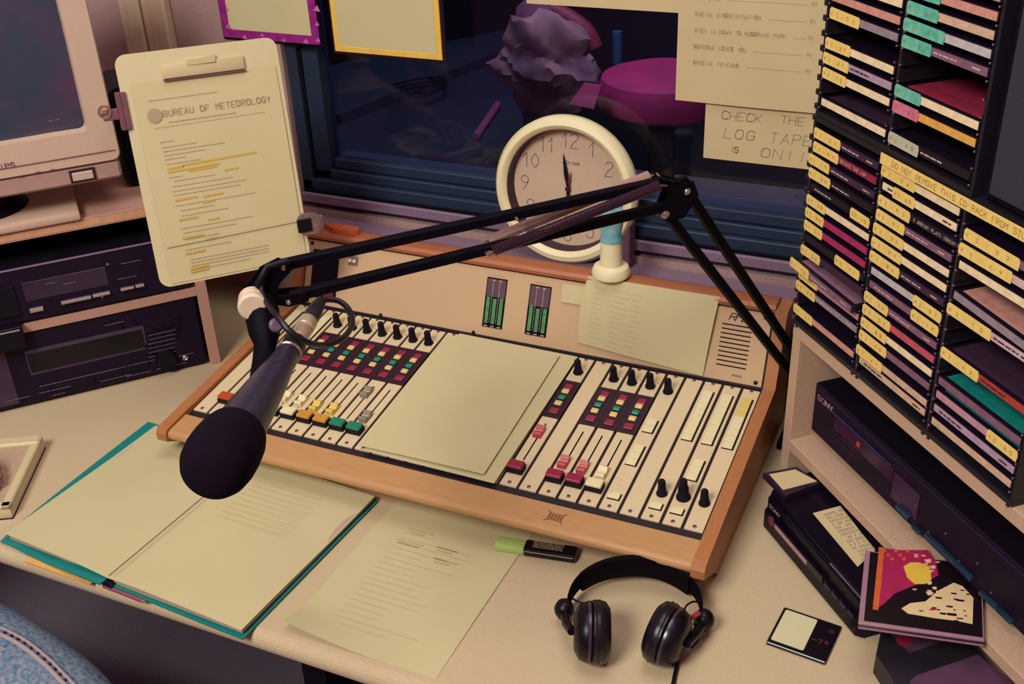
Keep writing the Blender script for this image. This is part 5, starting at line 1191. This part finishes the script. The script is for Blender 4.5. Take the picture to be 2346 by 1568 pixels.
def lump(nm, c, r, m, seed, lv=3, sq=(1, 1, 1)):
    b = bmesh.new(); bmesh.ops.create_icosphere(b, subdivisions=lv, radius=1.0); rn = random.Random(seed)
    ph = [rn.uniform(0, 6) for _ in range(6)]
    vs = []
    for v in b.verts:
        q = v.co; k = 1 + .05 * math.sin(17 * q.z + 9 * q.x + ph[4]) + .04 * math.sin(23 * q.x - 14 * q.y + ph[5]) + .14 * math.sin(3 * q.x + ph[0]) + .13 * math.sin(5 * q.y + ph[1]) + .10 * math.sin(7 * q.z + ph[2]) + .05 * math.sin(11 * (q.x + q.y) + ph[3])
        vs.append(Vector((c[0] + q.x * k * r * sq[0], c[1] + q.y * k * r * sq[1], c[2] + q.z * k * r * sq[2])))
    b.verts.index_update(); fs = [[v.index for v in f.verts] for f in b.faces]; b.free()
    return MB().add(vs, fs, 0, True)
chr_ = thing('swivel_chair', 'red upholstered swivel chair seen through the window in the next room', 'chair')
YC = 1.05
s_ = at(1450, 205, YC); wd = (at(1580, 205, YC) - at(1330, 205, YC)).length / 2
redf = mat('chair_red', '#a8185a', .7, h2='#8a1650', scale=20)
sm_ = T((s_.x + .04, s_.y + .08, s_.z - .02))
MB().lathe([(0, -.05), (wd * .8, -.05), (wd * 1.15, -.03), (wd * 1.2, 0), (wd * 1.1, .03), (wd * .7, .045), (0, .05)], 36, 0, sm_).build('seat', redf, chr_)
MB().tube(catmull([at(1262, 20, 1.5), at(1310, 45, 1.5), at(1345, 75, 1.5), at(1362, 110, 1.5)], 6), .022, 10).build('backrest_rim', mat('rim_red', '#7a2038', .6, var=.1), chr_)
MB().tube([at(1414, 72, 1.45), at(1414, 146, 1.45)], .012, 10).build('back_post', mat('post_blue', '#234a70', .5, var=0), chr_)
MB().tube([(s_.x + .04, s_.y + .08, -.70), (s_.x + .04, s_.y + .08, s_.z - .06)], .03, 12).build('column', black, chr_)
mb = MB()
for k in range(5):
    a = k * 1.2566; mb.tube([(s_.x + .04, s_.y + .08, -.68), (s_.x + .04 + .28 * math.cos(a), s_.y + .08 + .28 * math.sin(a), -.71)], .018, 8)
mb.build('star_base', black, chr_)
q = [at(1303, 238, YC - .12), at(1338, 190, YC - .12), at(1378, 196, YC - .12), at(1360, 250, YC - .12)]
mb = MB().add([tuple(p) for p in q] + [tuple(p + Vector((0, .002, 0))) for p in q], [(0, 1, 2, 3), (7, 6, 5, 4), (0, 4, 5, 1), (1, 5, 6, 2), (2, 6, 7, 3), (3, 7, 4, 0)])
o = mb.build('seat_highlight', mat('highlight_pink', '#c64a80', .6, var=.03), None); tag(o, 'pink patch standing in for a highlight on the red chair beyond the window', 'card')  # flat pink piece painting the highlight on the seat
cloth = mat('rumpled_cloth', '#5c4258', .9, h2='#a87e80', scale=14, bump=.8, detail=8)
c = at(1255, 150, 1.25); 
o = lump('jacket', (c.x, c.y, c.z), .105, cloth, 3, 4, (1.25, .6, .95)).build('jacket', cloth, None); tag(o, 'rumpled greyish jacket heaped on the chair beyond the window', 'jacket')
c = at(1235, 90, 1.40); 
o = lump('scarf', (c.x, c.y, c.z), .07, mat('scarf_rose', '#8a4456', .9, h2='#6a4a68', scale=20, bump=.6), 9, 3, (.9, .6, 1.2)).build('scarf', MATS['scarf_rose'], None); tag(o, 'rose coloured cloth bundle above the grey jacket beyond the window', 'cloth')
p_ = on_z(1090, 314, .031); q_ = on_z(1140, 240, .031)
o = MB().tube([p_, q_], .0105, 10).build('drumstick', mat('pen_rose', '#8a4668', .5, var=.03), None); tag(o, 'dull pink rod lying on the dark counter beyond the window', 'rod')
mb = MB()
for k in range(3):
    mb.tube(catmull([on_z(x, y, .0535 + .002 * k) for x, y in ((900 + k * 8, 195 + k * 6), (960, 180 + k * 9), (1010, 178 + k * 8), (1022, 192 + k * 4), (985, 210 + k * 3), (950, 212))], 6), .0028, 6)
o = mb.build('cable_coil', black, None); tag(o, 'coiled black cable on the counter beyond the window', 'cable')

# ================================================================== small print too fine to pick apart stays joined
for o in bpy.data.objects:
    if o.type == 'MESH' and o.parent is not None and o.name.split('.')[0] in ('highlighting', 'rib_tips', 'small_print', 'slot_ribs', 'print', 'typed_lines', 'scale_marks', 'level_bar', 'stitches', 'faint_lines', 'crease_shine', 'speaker_slots', 'knob_row', 'red_lamp', 'screen_text', 'control_marks', 'indicator'):
        o['kind'] = 'stuff'
